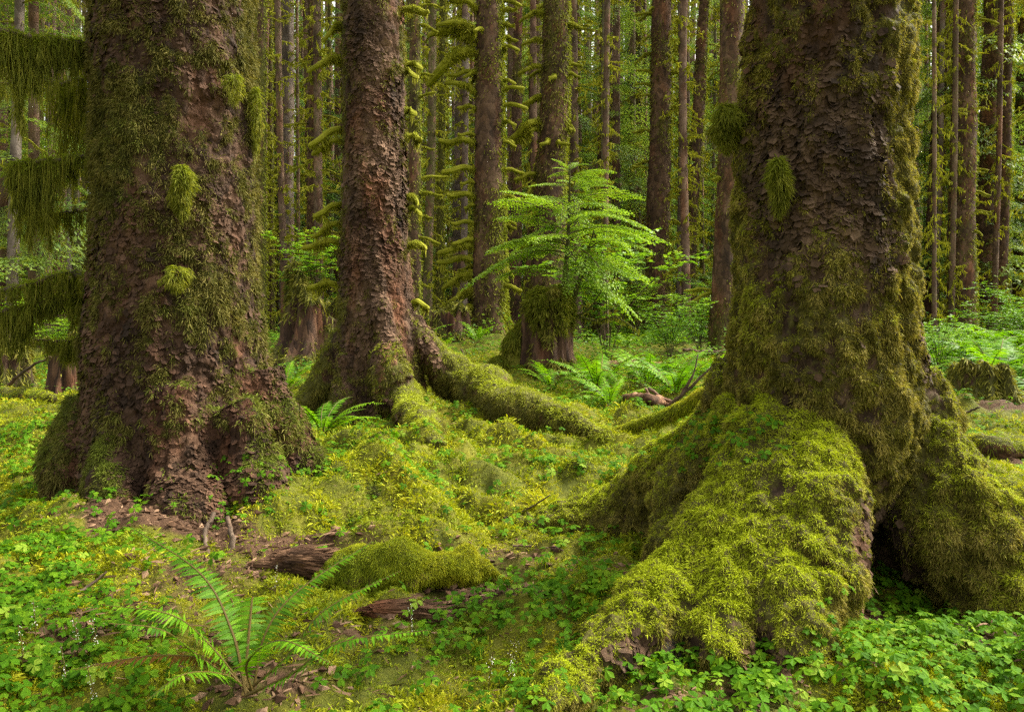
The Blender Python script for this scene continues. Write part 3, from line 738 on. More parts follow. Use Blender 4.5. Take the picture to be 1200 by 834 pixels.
brD = [(15, -1, 38, .35), (42, -1, 40, .5), (60, -1, 62, -.45), (50, -1, 52, .5), (87, -1, 30, 0), (112, -1, 34, .5), (130, -1, 20, .3), (160, -1, 20, .1), (170, -1, 38, .1), (200, -1, 36, .05), (215, -1, 16, .05),
       (232, -1, 32, .05), (262, -1, 26, .05), (290, -1, 38, -.05), (305, -1, 38, .05), (322, -1, 36, -.1), (338, -1, 30, -.2), (360, -1, 26, -.35), (385, -1, 44, -.4), (345, -1, 18, -.3),
       (15, 1, 18, .1), (32, 1, 14, .1), (58, 1, 18, 0), (97, 1, 14, 0), (126, 1, 26, .05), (145, 1, 14, 0), (168, 1, 14, 0), (200, 1, 22, .05), (232, 1, 18, 0), (318, 1, 12, 0), (265, 1, 12, 0)]
mid_tree('straight mossy spruce trunk left of the sapling with a comb of mossy branches', 574, 573, 18, 31, 40, .12, .75, brD, 14, nst=6000, thick=1.75, blen=20)
brE = [(18, -1, 26, 0), (50, -1, 22, .1), (80, -1, 26, -.2), (118, -1, 14, 0), (143, -1, 40, -.45), (152, -1, 30, -.4), (88, 1, 14, 0), (148, 1, 14, -.5), (205, -1, 26, -.1), (215, -1, 20, -.6), (30, 1, 14, 0)]
mid_tree('olive brown spruce trunk rising directly behind the bright green sapling', 652, 640, 19, 30, 42, .18, .35, brE, 24, nst=5000, thick=1.7, blen=16)
mid_tree('dark reddish spruce trunk right of the sapling with small moss knobs', 775, 771, 23, 22, 30, .15, .4, (), 34, nst=2600, blen=15, thick=1.3)
mid_tree('pale brown trunk standing behind the sapling top', 711, 706, 27, 15, 20, .15, .4, (), 22, nst=1800, blen=14, lib=LIBT)
mid_tree('slim moss-speckled trunk just left of the dark reddish trunk', 747, 744, 29, 10, 16, .35, .6, (), 28, nst=1400, blen=14, lib=LIBT)
mid_tree('leaning slim trunk with yellow moss specks, left of the big mossy spruce', 826, 803, 26, 13, 17, .3, .6, (), 34, nst=1800, blen=16, lib=LIBT)
mid_tree('dark trunk half hidden by the left edge of the big mossy spruce', 860, 845, 16, 24, 28, .25, .1, (), 10, nst=1800, blen=22)
mid_tree('smooth pinkish grey trunk right of the huge dark spruce, without branches', 337, 336, 27, 14, 16, .02, 0, (), 2, 'bark_grey', 200, LIBT, blen=10)
mid_tree('twiggy brown trunk left of the scaly spruce, above the rotten stump', 369, 369, 24, 14, 20, .2, .5, (), 44, nst=1800, blen=20, lib=LIBT)
mid_tree('thin trunk with moss knobs close to the right side of the scaly spruce', 487, 485, 17, 12, 16, .35, .3, (), 16, nst=1500, blen=22)
mid_tree('pale grey trunk seen through the comb of mossy branches', 543, 538, 30, 15, 18, .02, .1, (), 5, 'bark_grey', 300, LIBT, blen=14)
mid_tree('thread-thin trunk fuzzy with yellow moss beside the comb of branches', 519, 515, 23, 7, 9, .9, .4, (), 20, nst=1500, blen=10, lib=LIBT)
mid_tree('knobbly thin trunk with yellow moss against the right edge of the huge dark spruce', 306, 306, 20, 10, 14, .55, .5, (), 22, nst=1400, blen=16, lib=LIBT)
mid_tree('second thin trunk from the huge dark spruce, rusty brown', 316, 318, 26, 6, 9, .3, .5, (), 16, nst=700, blen=12, lib=LIBT)
mid_tree('thickest dark trunk right of the big mossy spruce', 1131, 1126, 22, 24, 31, .3, .1, (), 34, nst=2600, blen=18)
mid_tree('leaning reddish trunk next to the thickest dark trunk', 1165, 1151, 25, 20, 21, .1, .9, (), 8, nst=1500, blen=12, lib=LIBT)
mid_tree('narrow upright trunk with a yellow moss edge, right of the leaning reddish trunk', 1182, 1171, 24, 12, 15, .15, .9, (), 8, nst=1300, blen=12, lib=LIBT)
mid_tree('leaning grey brown trunk between big mossy spruce and thickest dark trunk', 1107, 1088, 26, 15, 19, .2, .5, (), 18, nst=1500, blen=16, lib=LIBT)
mid_tree('dim trunk cut by the right picture border', 1203, 1196, 27, 16, 18, .15, .3, (), 10, nst=900, blen=16, lib=LIBT)
mid_tree('pale slender trunk behind the moss curtains of the huge dark spruce', 24, 12, 17, 10, 13, .1, .1, (), 6, 'bark_grey', 400, LIBT, blen=24)
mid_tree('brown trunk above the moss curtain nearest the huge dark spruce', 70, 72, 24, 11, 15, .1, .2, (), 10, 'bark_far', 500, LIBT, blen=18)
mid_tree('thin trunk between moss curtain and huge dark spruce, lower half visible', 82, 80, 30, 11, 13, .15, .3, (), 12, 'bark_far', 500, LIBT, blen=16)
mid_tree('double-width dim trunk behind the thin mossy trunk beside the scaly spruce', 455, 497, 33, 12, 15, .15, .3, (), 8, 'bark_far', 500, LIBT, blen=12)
mid_tree('dusky trunk in the gap between comb branches and sapling', 607, 604, 24, 10, 14, .15, .2, (), 14, 'bark_mid', 600, LIBT, blen=16)
mid_tree('red-brown trunk hugging the left side of the trunk behind the sapling', 628, 622, 22, 11, 16, .25, .2, (), 10, nst=900, blen=16, lib=LIBT)

# far trunks: eight kinds copied with their own spin and size
def far_kind(k):
    mb = MB()
    n, seg, H = 30, 9, 34.
    z = np.linspace(-.5, H, n); r = .19*(1-.5*z/H)+.12*np.exp(-np.clip(z, 0, None)/.5)
    a = np.arange(seg)/seg*2*PI
    cx = .12*vn(np.stack([z*.15, z*0+k, z*0], 1)); cy = .12*vn(np.stack([z*.15, z*0+k+9, z*0], 1))
    V = np.stack([cx[:, None]+r[:, None]*np.cos(a), cy[:, None]+r[:, None]*np.sin(a), np.repeat(z[:, None], seg, 1)], -1).reshape(-1, 3)
    i = np.arange(n-1)[:, None]*seg; j = np.arange(seg)[None]; j2 = (j+1) % seg
    mb.add(V, None, np.stack([i+j, i+j2, i+seg+j2, i+seg+j], -1).reshape(-1, 4), 0, .25+.3*(k % 3)*.5)
    nb = 190
    zb = RG.uniform(.5, 26, nb); az = RG.uniform(0, 2*PI, nb); Lb = RG.uniform(.25, 1.15, nb)
    D = np.stack([np.cos(az), np.sin(az), RG.uniform(-.35, .15, nb)], 1)
    p = np.stack([np.interp(zb, z, cx), np.interp(zb, z, cy), zb], 1)+D*.15
    for s in (np.array([0, 0, 1.]), None):
        S = np.tile(s, (nb, 1)) if s is not None else np.cross(D, [0, 0, 1.])
        strands(mb, p, D, Lb, .05, S, [0, 0, -.15], 1, .3)
    # moss fringe on each twig
    q = np.repeat(np.arange(nb), 12); t = RG.uniform(.1, 1, len(q))
    pp = p[q]+D[q]*(Lb[q]*t)[:, None]-[0, 0, .02]
    strands(mb, pp, nrm(RG.normal(size=pp.shape)*.5+[0, 0, -.6]), RG.uniform(.07, .24, len(q)), .06, None, None, 1, RG.random(len(q))*.6)
    sel = RG.integers(0, len(V), 500); nn = V[sel]*[1, 1, 0]; nn = nrm(nn-np.stack([np.interp(V[sel, 2], z, cx), np.interp(V[sel, 2], z, cy), 0*sel], 1))
    strands(mb, V[sel], nrm(nn+[0, 0, -.4]+RG.normal(size=nn.shape)*.3), RG.uniform(.08, .2, 500), .04, None, None, 1, RG.random(500)*.7)
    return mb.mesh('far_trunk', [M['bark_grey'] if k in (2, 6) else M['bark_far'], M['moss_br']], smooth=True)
FK = [far_kind(k) for k in range(8)]
rr = random.Random(3)
placed = []
cnt = 0
while cnt < 272:
    d = 20.5+54*rr.random()**1.4; s = rr.uniform(-.78, .78); x = s*d
    if any((x-a)**2+(d-b)**2 < 1.0**2 for a, b in placed): continue
    placed.append((x, d)); cnt += 1
    o = obj('spruce_tree', FK[rr.randrange(8)], None, (x, d, gz1(x, d)))
    sc = rr.uniform(.28, .62)+.006*d*rr.random(); o.rotation_euler = (rr.uniform(-.015, .015), rr.uniform(-.015, .015), rr.uniform(0, 6.28)); o.scale = (sc, sc, 1.)
    tag(o, 'slender far spruce in the crowd of thin twiggy trunks filling the background', 'tree', 'crowd of thin background trunks')

# ------------------------------------------------------------------ foliage sprays
def spray(nb, nl, ll, lw, droop=.4, half=.45, ang=55, up=.12, tonev=0.):
    """flat feathery branch of length 1 along +x"""
    mb = MB()
    Pt, D, S, Ls = [], [], [], []
    for i in range(nb):
        t = .08+.92*i/nb
        for sd in (-1, 1):
            bl = half*(1-t)**.75*(.55+.45*min(1, t*4))*RG.uniform(.75, 1.15)+.04
            an = math.radians(ang*RG.uniform(.85, 1.1)*(1-.35*t))
            dv = np.array([math.cos(an), sd*math.sin(an), 0])
            m = max(2, int(nl*bl/half))
            u = np.linspace(.05, 1, m)
            base = np.array([t, 0, 0])+u[:, None]*bl*dv
            for s2 in (-1, 1):
                a2 = math.radians(50)*s2
                d2 = np.array([dv[0]*math.cos(a2)-dv[1]*math.sin(a2), dv[0]*math.sin(a2)+dv[1]*math.cos(a2), 0])
                Pt.append(base); D.append(np.tile(d2, (m, 1))); Ls.append(ll*(1.1-.5*u)*RG.uniform(.8, 1.2, m))
    Pt = np.concatenate(Pt); D = np.concatenate(D); Ls = np.concatenate(Ls)
    D = nrm(D+RG.normal(size=D.shape)*[.15, .15, .22])
    rad = np.abs(Pt[:, 1])
    Pt[:, 2] = up*Pt[:, 0]-droop*Pt[:, 0]**2-.5*rad**2+RG.normal(size=len(Pt))*.008
    D[:, 2] += up-2*droop*Pt[:, 0]-.3*rad; D = nrm(D)
    S = nrm(np.cross(D, np.array([0, 0, 1.])+RG.normal(size=D.shape)*.25))
    leafquads(mb, Pt, D, S, Ls, lw, 0, np.clip(tonev+(Pt[:, 0]-.5)*.5, 0, 1))
    x = np.linspace(0, .95, 8)
    return mb, np.stack([x, 0*x, up*x-droop*x*x], 1)
def mat4(loc, az, el, s, roll=0.):
    return Matrix.Translation(Vector(loc)) @ Matrix.Rotation(az, 4, 'Z') @ Matrix.Rotation(-el, 4, 'Y') @ Matrix.Rotation(roll, 4, 'X') @ Matrix.Diagonal((s, s, s, 1))

# background hemlocks with green crowns
SPC = [spray(18, 13, .060, .018, RG.uniform(.3, .55), .42) for _ in range(4)]
def hemlock_kind(k):
    H = 15.; cr = MB(); tr = MB()
    tr.add(*tube([(0, 0, -.3), (.05, 0, H*.5), (0, 0, H)], [.13, .10, .02], 8), 0, .2)
    nb = 85
    for i in range(nb):
        z = 1.2+(H-1.4)*((i+.5)/nb)
        if RG.random() < .18: continue
        L = (2.3*(1-(z/H)**1.6)+.35)*RG.uniform(.45, 1.15)
        cr.xadd(SPC[RG.integers(4)][0], mat4((0, 0, z), i*2.4+RG.uniform(-.5, .5), RG.uniform(-.25, .2), L, RG.uniform(-.3, .3)))
    return tr.mesh('trunk', M['bark_far'], smooth=True), cr.mesh('crown', M['crown'])
HK = [hemlock_kind(k) for k in range(3)]
rr = random.Random(8)
def hemlock(x, d, s, lab, grp=None):
    t, c = HK[rr.randrange(3)]
    r = thing('hemlock_tree', lab, 'tree', (x, d, gz1(x, d)), grp)
    obj('trunk', t, r); obj('crown', c, r)
    r.rotation_euler = (0, 0, rr.uniform(0, 6.28)); r.scale = (s, s, s*rr.uniform(.9, 1.3))
HEM = [(.13, 26), (.165, 30), (.575, 27), (-.45, 27), (-.3, 31), (.05, 34), (-.60, 18.), (-.47, 33), (-.36, 38), (-.30, 30), (-.22, 41), (-.14, 34), (-.10, 45), (-.05, 39), (.0, 36), (.03, 44), (.07, 33), (.15, 34), (.17, 42), (.22, 36), (.27, 44), (.24, 52), (.33, 48),
       (.50, 27), (.52, 37), (.56, 30), (.60, 26), (.64, 34), (.68, 42), (-.66, 38), (-.64, 24), (-.70, 31), (.44, 38), (-.42, 46), (-.26, 52), (-.03, 58), (.12, 60), (.2, 66), (.4, 60), (.5, 55), (.6, 58), (-.15, 62), (-.35, 60), (-.5, 58), (-.6, 55)]
for s, d in HEM:
    hemlock(s*d, d, .75+.02*d*rr.uniform(.7, 1.2), 'feathery green hemlock hung between the thin trunks of the background', 'green hemlocks among the background trunks')

# distant wood that reads as one mass
def far_wood():
    mb = MB(); r2 = np.random.default_rng(4)
    for k in range(1000):
        d = r2.uniform(56, 118); x = r2.uniform(-.85, .85)*d; r = r2.uniform(.10, .30); H = r2.uniform(26, 45)
        mb.add(*tube([(x, d, -.5), (x+r2.normal()*.2, d, H*.5), (x+r2.normal()*.4, d, H)], [r, r*.8, r*.2], 6), 0, .2)
    n = 190000
    d = r2.uniform(70, 125, n); x = r2.uniform(-.88, .88, n)*d; z = 48*r2.random(n)**1.15
    g = fbm(np.stack([x*.16, d*.07, z*.12], 1), 3, 14)
    k = g > -.14+.25*(z > 34)
    p = np.stack([x, d, z], 1)[k]; D = randdir(len(p), -.7, .2); S = nrm(np.cross(D, [0, 0, 1.]))
    leafquads(mb, p, D, S, r2.uniform(.6, 1.7, len(p)), r2.uniform(.25, .55, len(p)), 1)
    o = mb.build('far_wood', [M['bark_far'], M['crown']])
    tag(o, 'distant mass of pale green foliage and trunks closing the view', 'forest', kind='stuff')
far_wood()

for tr_, x_, y_, z0, n_ in ((A, profA[1][0]-.3, dA, 4.9, 40),):  # unseen boughs above the view, added to shade the left trunk and foreground
    cr = MB()
    for i in range(n_):
        f = i/n_; L = (2.4-.8*f)*RG.uniform(.7, 1.1)
        cr.xadd(SPC[RG.integers(4)][0], mat4((x_, y_, z0+f*5), i*2.4+RG.uniform(-.4, .4), RG.uniform(.0, .3), L, RG.uniform(-.2, .2)))
    cr.build('crown', M['crown'], tr_)
# ------------------------------------------------------------------ ferns
def frond_mesh(pts, npairs, width, seed, far=False, dead=0., tip=.55):
    """rachis through pts (local or world), pinnae both sides"""
    mb = MB(); c = curve(pts, 40)
    seg = np.linalg.norm(np.diff(c, axis=0), axis=1); L = seg.sum(); s = np.concatenate([[0], np.cumsum(seg)])/L
    mb.add(*tube(c, np.interp(s, [0, 1], [L*.006+.0012, .0012]), 5), 1, 0.)
    t = np.linspace(.13, .99, npairs)
    p = np.stack([np.interp(t, s, c[:, i]) for i in range(3)], 1)
    T = nrm(np.stack([np.interp(t, s, np.gradient(c[:, i])) for i in range(3)], 1))
    side = nrm(np.cross(T, [0, 0, 1.])); upv = np.cross(side, T)
    wl = width*np.minimum(1, ((t-.08)/.25))**.6*np.minimum(1, (1-t)/tip+.04)**.8
    sp = L*.86/npairs
    for sd in (-1, 1):
        k = RG.random(npairs) > .04
        D = nrm(side*sd+T*.32+upv*RG.normal(0, .12, npairs)[:, None]+np.array([0, 0, -.10])+RG.normal(size=T.shape)*.06)
        S = nrm(T-D*(T*D).sum(1, keepdims=True))
        strands(mb, (p+T*sp*.25*(sd > 0))[k], D[k], (wl*RG.uniform(.95, 1.15, npairs))[k], np.minimum(sp*.95, .30*wl+.002)[k], S[k], [0, 0, -.16], 0, dead, .35, (.75, 1.))
    return mb
def fern_curve(L, e0, e1, n=5):
    e = np.radians(np.linspace(e0, e1, n)); st = L/(n-1)
    x = np.concatenate([[0], np.cumsum(np.cos(e[1:])*st)]); z = np.concatenate([[0], np.cumsum(np.sin(e[1:])*st)])
    return np.stack([x, 0*x, z], 1)
FR = [frond_mesh(fern_curve(1., RG.uniform(60, 85), RG.uniform(-45, 5)), 34, .11, k).mesh('frond', [M['fern'], M['stem']]) for k in range(6)]
# feathery lady-fern fronds, wider and softer
FL = [frond_mesh(fern_curve(1., RG.uniform(55, 75), RG.uniform(-30, 0)), 26, .19, k, tip=.75).mesh('frond', [M['fern'], M['stem']]) for k in range(4)]
def fern(x, d, L, n, label, group=None, lib=FR, z=None, tilt=.25):
    r = thing('fern', label, 'fern', (x, d, gz1(x, d)-.02 if z is None else z), group)
    a0 = random.random()*6
    for k in range(n):
        o = obj('frond', lib[random.randrange(len(lib))], r)
        o.rotation_euler = (random.uniform(-.2, .2), random.uniform(-tilt, tilt), a0+k*2*PI/n+random.uniform(-.3, .3))
        s = L*random.uniform(.7, 1.1); o.scale = (s, s, s)
    return r
# foreground fern, frond by frond
dF = 2.62
bF = PG(290, 812)
HF = thing('fern', 'large bright sword fern with long arching fronds beside the rotten wood', 'fern', bF)
def hf(p1, p2, p3, npairs, w, dead=0.):
    pts = [bF+RG.normal(size=3)*[.012, .012, 0], P(*p1), P(*p2), P(*p3)]
    frond_mesh(pts, npairs, w, 0, dead=dead).build('frond', [M['fern'], M['stem']], HF)
hf((272, 740, 2.62), (235, 672, 2.7), (155, 618, 2.85), 52, 0.072)
hf((312, 740, 2.62), (352, 690, 2.7), (436, 634, 2.85), 52, 0.068)
hf((335, 770, 2.55), (380, 715, 2.55), (470, 668, 2.6), 50, 0.064)
hf((340, 790, 2.5), (400, 752, 2.45), (502, 738, 2.45), 50, 0.068)
hf((245, 755, 2.55), (200, 720, 2.5), (118, 708, 2.5), 50, 0.072)
hf((235, 770, 2.5), (190, 738, 2.4), (128, 730, 2.35), 43, 0.064)
hf((276, 745, 2.75), (270, 700, 2.9), (240, 690, 3.1), 41, 0.060)
hf((292, 740, 2.72), (296, 700, 2.85), (300, 712, 3.15), 39, 0.060)
hf((250, 775, 2.55), (180, 768, 2.5), (85, 784, 2.5), 43, 0.051, .95)
hf((290, 775, 2.5), (330, 750, 2.35), (390, 778, 2.25), 41, 0.068)
hf((262, 790, 2.5), (215, 790, 2.35), (170, 822, 2.3), 41, 0.064)
# other ferns
def fx(px, d): return (px-CX)/F_*d
fern(fx(378, 7.7), 7.7, .75, 14, 'fern tucked between the huge dark trunk and the scaly trunk', z=gz1(fx(375, 7.6), 7.6)-.03)
o_ = fern(fx(385, 7.0), 7.0, .35, 4, 'small fern with rusty dead fronds below the scaly trunk')
fern(fx(700, 11.6), 11.6, 1.3, 14, 'dark sword fern at the right foot of the stump carrying the sapling')
fern(fx(645, 11.5), 11.5, .8, 9, 'small fern in front of the stump carrying the sapling')
fern(fx(715, 10.3), 10.3, .85, 12, 'low shaded fern in front of the dark sword fern')
fern(fx(792, 11.2), 11.2, 1.35, 18, 'broad pale sword fern behind the fallen sticks')
fern(fx(758, 12.2), 12.2, 1.3, 14, 'sword fern left of the broad pale fern, half behind its fronds')
fern(fx(335, 12.0), 12.0, 1.0, 12, 'fern in front of the rotten red stump, close to the huge dark trunk')
fern(fx(1110, 6.9), 6.9, .5, 10, 'flat lady fern below the small mossy stump on the right', lib=FL, tilt=.1)
fern(fx(1090, 7.6), 7.6, .55, 10, 'lady fern against the edge of the big mossy trunk', lib=FL)
rr = random.Random(12)
for k in range(44):
    d = rr.uniform(9.8, 18); px = rr.uniform(1085, 1290); x = fx(px, d)
    if abs(px-1148) < 60 and d < 11: continue
    fern(x, d, rr.uniform(.95, 1.5), 9, 'green lady fern in the fern bank below the right-hand trunks', 'fern bank under the trunks on the right', lib=FL)
for k in range(30):
    d = rr.uniform(13, 26); px = rr.choice([rr.uniform(-30, 95), rr.uniform(310, 400), rr.uniform(480, 600), rr.uniform(690, 850), rr.uniform(690, 850)]); x = fx(px, d)
    if 550 < px < 690 and d < 15: continue
    fern(x, d, rr.uniform(.6, 1.1), 8, 'green fern among the undergrowth beneath the mid-distance trunks', 'ferns scattered under the mid-distance trunks', lib=FR if rr.random() < .5 else FL)

# ------------------------------------------------------------------ shrubs
def shrub_kind(k):
    st, lf = MB(), MB()
    for i in range(9):
        az = i*.7+RG.uniform(-.3, .3); h = RG.uniform(.6, 1.1); sp = RG.uniform(.15, .55)
        c = curve([(0, 0, -.05), (sp*.3*math.cos(az), sp*.3*math.sin(az), h*.45), (sp*math.cos(az), sp*math.sin(az), h*.85), (sp*1.5*math.cos(az), sp*1.5*math.sin(az), h)], 14)
        st.add(*tube(c, np.linspace(.007, .002, 14), 5), 0, .6)
        for q in range(5, 14):
            for w in range(2):
                a2 = RG.uniform(0, 2*PI); tl = RG.uniform(.12, .30); m = 14
                dv = np.array([math.cos(a2), math.sin(a2), RG.uniform(-.1, .25)])
                u = np.linspace(.15, 1, m); base = c[q]+u[:, None]*tl*dv
                sd = np.where(np.arange(m) % 2 == 0, 1., -1.)[:, None]
                D = nrm(dv*.5+sd*np.array([-dv[1], dv[0], 0])+RG.normal(size=(m, 3))*.2)
                S = nrm(np.cross(D, np.array([0, 0, 1.])+RG.normal(size=(m, 3))*.35))
                leafquads(lf, base, D, S, RG.uniform(.035, .06, m), .03, 0, 0)
    return st.mesh('stem', M['twig'], smooth=True), lf.mesh('leaves', M['broad'])
SK = [shrub_kind(k) for k in range(4)]
def shrub(x, y, s, label, group=None, z=None, sz=1.):
    r = thing('huckleberry_shrub', label, 'shrub', (x, y, gz1(x, y)-.02 if z is None else z), group)
    a, b = SK[random.randrange(4)]
    obj('stem', a, r); f = obj('foliage', b, r)
    r.rotation_euler = (0, 0, random.uniform(0, 6.28)); r.scale = (s, s, s*sz)
    return r
shrub(fx(785, 15), 15, 1.1, 'yellow-green shrub between the sapling and the fallen sticks')
shrub(fx(820, 16.5), 16.5, 1.2, 'bushy shrub at the foot of the leaning slim trunk')
shrub(fx(712, 14.4), 14.4, 2.1, 'bright leafy shrub rising among the lowest sapling branches', sz=1.1)
shrub(fx(1185, 18), 18, 1.3, 'green shrub at the feet of the narrow right-hand trunks', sz=.7)
shrub(fx(1100, 13), 13, .9, 'shrub peeking out beside the right edge of the big mossy trunk', sz=1.1)
shrub(fx(60, 14), 14, 1.3, 'shrub behind the moss curtain of the huge dark trunk')
rr = random.Random(21)
for k in range(26):
    d = rr.uniform(17, 38); s = rr.uniform(-.72, .72)
    if d < 21 and -.05 < s < .1: continue
    shrub(s*d, d, rr.uniform(.9, 2.2), 'low green shrub in the understory below the background trunks', 'understory shrubs below the background trunks')
# ------------------------------------------------------------------ stumps
def stump(px, py, d, r, h, label, mat='wood', lean=0., jag=.18, caps=1., cat='stump', mossn=1500, mossup=.75, name='stump', tn=0., rows=26, flare=.5, up=0.):
    x = fx(px, d); zg = gz1(x, d); root = thing(name, label, cat, (x, d, zg))
    seg = 72; a = np.arange(seg)/seg*2*PI; n = rows
    sd = px*.01
    u = np.linspace(0, 1, n)
    top = h*(1+jag*fbm(np.stack([np.cos(a)*2.2+sd, np.sin(a)*2.2, a*0], 1), 4, 7)+lean*np.cos(a))
    Z = -.25+u[:, None]*(top[None]+.25)
    R = r*(1+flare*np.exp(-np.clip(Z, 0, None)/(.3*h))*(.7+.3*np.cos(4*a+sd*9))[None])*(1-.12*u[:, None])
    gro = fbm(np.stack([np.tile(np.cos(a)*5, n), np.tile(np.sin(a)*5, n), Z.ravel()*.8/h+sd], 1), 4, 17).reshape(n, seg)
    R = R*(1+.20*gro)
    V = np.stack([R*np.cos(a), R*np.sin(a), Z], -1).reshape(-1, 3)
    # caved top
    V2 = np.stack([.6*R[-1]*np.cos(a), .6*R[-1]*np.sin(a), top*.85], -1)
    V = np.vstack([V, V2, [[0, 0, h*.7]]])
    i = np.arange(n)[:, None]*seg; j = np.arange(seg)[None]; j2 = (j+1) % seg
    F4 = np.stack([i+j, i+j2, i+seg+j2, i+seg+j], -1).reshape(-1, 4)
    jj = np.arange(seg); F3 = np.stack([np.full(seg, (n+1)*seg), n*seg+jj, n*seg+(jj+1) % seg], 1)
    T = np.vstack([F4[:, [0, 1, 2]], F4[:, [0, 2, 3]], F3])
    nv = vnormals(V, T)
    ms = tn+mossup*np.clip(nv[:, 2], 0, 1)+caps*sstep(.80, 1., V[:, 2]/h)*.9+.5*fbm(V*3.5+px, 3, 5)+.5*sstep(.25, 0, V[:, 2])
    mb = MB(); mb.add(V+[x, d, zg], F3, F4, 0, np.clip(ms, 0, 1.2)); mb.build('wood', M[mat], root, True)
    if mossn:
        w = np.clip(ms-.3, 0, 1)*(V[:, 2] > -.05)+1e-6
        p, t = sample(V, T, mossn, w); q = nv[T[t, 0]]; s = d/F_
        mo = MB(); strands(mo, p+[x, d, zg], nrm(q*.7+[0, 0, -.5]+RG.normal(size=p.shape)*.4), s*RG.uniform(3, 9, mossn), s*1.3, None, [0, 0, -.4], 0, np.clip(.3*q[:, 2]+.2*RG.random(mossn), 0, 1))
        mo.build('moss', M['moss_ol'], root)
    return root, x, zg
# rotten stump left of the scaly trunk
S1, x1, z1 = stump(375, 430, 14.5, .62, 1.15, 'rotten red stump with a leafy green cap, left of the scaly trunk', 'wood', lean=-.2, flare=.75, jag=.4, mossn=6000, tn=.12)
shrub(fx(372, 14.5), 14.5, 1.3, 'leafy green shrub growing on top of the rotten red stump', z=z1+1.05)
shrub(fx(352, 14.4), 14.4, .8, 'yellowish shrub leaning from the left rim of the rotten red stump', z=z1+.95)
hemlock_small = None
# stump that carries the sapling
S2, x2, z2 = stump(640, 440, 13., .38, 1.12, 'old stump with dark moss cap that carries the green sapling', 'wood', lean=.02, flare=.45, mossn=8000, caps=1.6, tn=.1)
cap = MB()
n = 9000
ctr = np.array([fx(644, 13), 12.95, z2+.98])
e = randdir(n, -.55, 1.); lumpy = 1+.30*fbm(e*2.6, 3, 88)
u = np.clip(.1-e[:, 2], 0, 1)
p = ctr+e*np.array([.40, .40, .33])*lumpy[:, None]; p[:, 2] -= u*.35*np.clip(.4+vn(e*5, 9), 0, 1.2)
strands(cap, p, nrm(e*.8+[0, 0, -.35]+RG.normal(size=e.shape)*.5), RG.uniform(.04, .12, n), .013, None, [0, 0, -.5], 0, np.clip(.35*e[:, 2]+.15*RG.random(n), 0, 1))
i = RG.integers(0, n, 500); hang(cap, p[i], nrm(np.array([0, 0, -1.])+RG.normal(size=(500, 3))*.1), RG.uniform(.05, .25, 500), .012, 0, 0.)
cap.build('moss', M['moss_dk'], S2)
# mossy side lump and root plate of that stump
lump = MB()
for (lx, ly, rr_, hh) in [(588, 428, .24, .35), (606, 405, .22, .6), (618, 385, .2, .4), (660, 452, .5, .25)]:
    q = P(lx, ly, 13.1); k = 900; e = randdir(k, -.4, 1.)
    hang(lump, q+e*[rr_, rr_, hh*.5], nrm(e*.4+[0, 0, -1.]+RG.normal(size=e.shape)*.15), RG.uniform(.06, .2, k), .015, 0, np.clip(.5*e[:, 2], 0, 1))
    lump.add(*tube([q-[0, 0, .5], q, q+[0, 0, hh*.35]], [rr_*1.1, rr_*.9, rr_*.3], 10), 0, .1)
lump.build('moss', M['moss_dk'], S2)
stump(528, 425, 17.2, .42, .62, 'low dark mossy stump beneath the comb of branches', 'wood', jag=.3, mossn=1500, tn=.25)
stump(1148, 455, 9.8, .34, .40, 'small crumbling mossy stump among ferns right of the big mossy trunk', 'wood', lean=-.1, jag=.22, mossn=4000, tn=.42, flare=.8, caps=1.4)
stump(2, 435, 11.5, .36, .70, 'hollow dark stump at the left border', 'wood', jag=.3, mossn=3000, tn=.4)
stump(82, 425, 11., .25, .75, 'reddish broken stump close behind the huge dark trunk', 'wood', jag=.3, mossn=1200, tn=.3)

# ------------------------------------------------------------------ sapling on the stump
bS = np.array([fx(655, 13), 13., z2+.75])
SAP = thing('hemlock_sapling', 'bright green young hemlock with layered feathery sprays on the old stump', 'sapling', bS)
def stemtube(pts, r0, r1, tn, name='stem'):
    c = curve(pts, 24); mb = MB(); mb.add(*tube(c, np.linspace(r0, r1, 24), 8), 0, tn); mb.build(name, M['twig'], SAP, True); return c
cm = stemtube([P(652, 385, 13), P(660, 345, 12.95), P(664, 305, 12.95), P(667, 250, 13), P(668, 190, 13)], .075, .006, .9, 'trunk')
c2 = stemtube([P(668, 385, 13), P(674, 345, 12.9), P(686, 305, 12.8), P(696, 270, 12.7)], .055, .012, .8, 'trunk')
c3 = stemtube([P(675, 370, 12.9), P(700, 376, 12.8), P(722, 372, 12.6), P(748, 388, 12.5)], .022, .008, 1., 'branch')
c4 = stemtube([P(672, 372, 12.9), P(690, 362, 12.8), P(705, 340, 12.7), P(715, 318, 12.6)], .018, .006, .8, 'branch')
SPN = [spray(23, 15, .045, .018, d_, .46, 56, .16) for d_ in (.35, .5, .65, .4, .55)]
SPM = []
for s_, ax in SPN:
    s_.add(*tube(ax, np.linspace(.010, .003, len(ax)), 5), 1, .1)
    SPM.append(s_.mesh('branch', [M['needle'], M['twig']]))
def sapbranch(pos, az, el, s):
    o = obj('branch', SPM[random.randrange(5)], SAP)
    o.location = Vector(np.asarray(pos)-bS); o.rotation_euler = (random.uniform(-.28, .28), -el, az); o.scale = (s, s*random.uniform(.7, 1.0), s*random.uniform(.7, 1.25))
random.seed(77)
k = 0
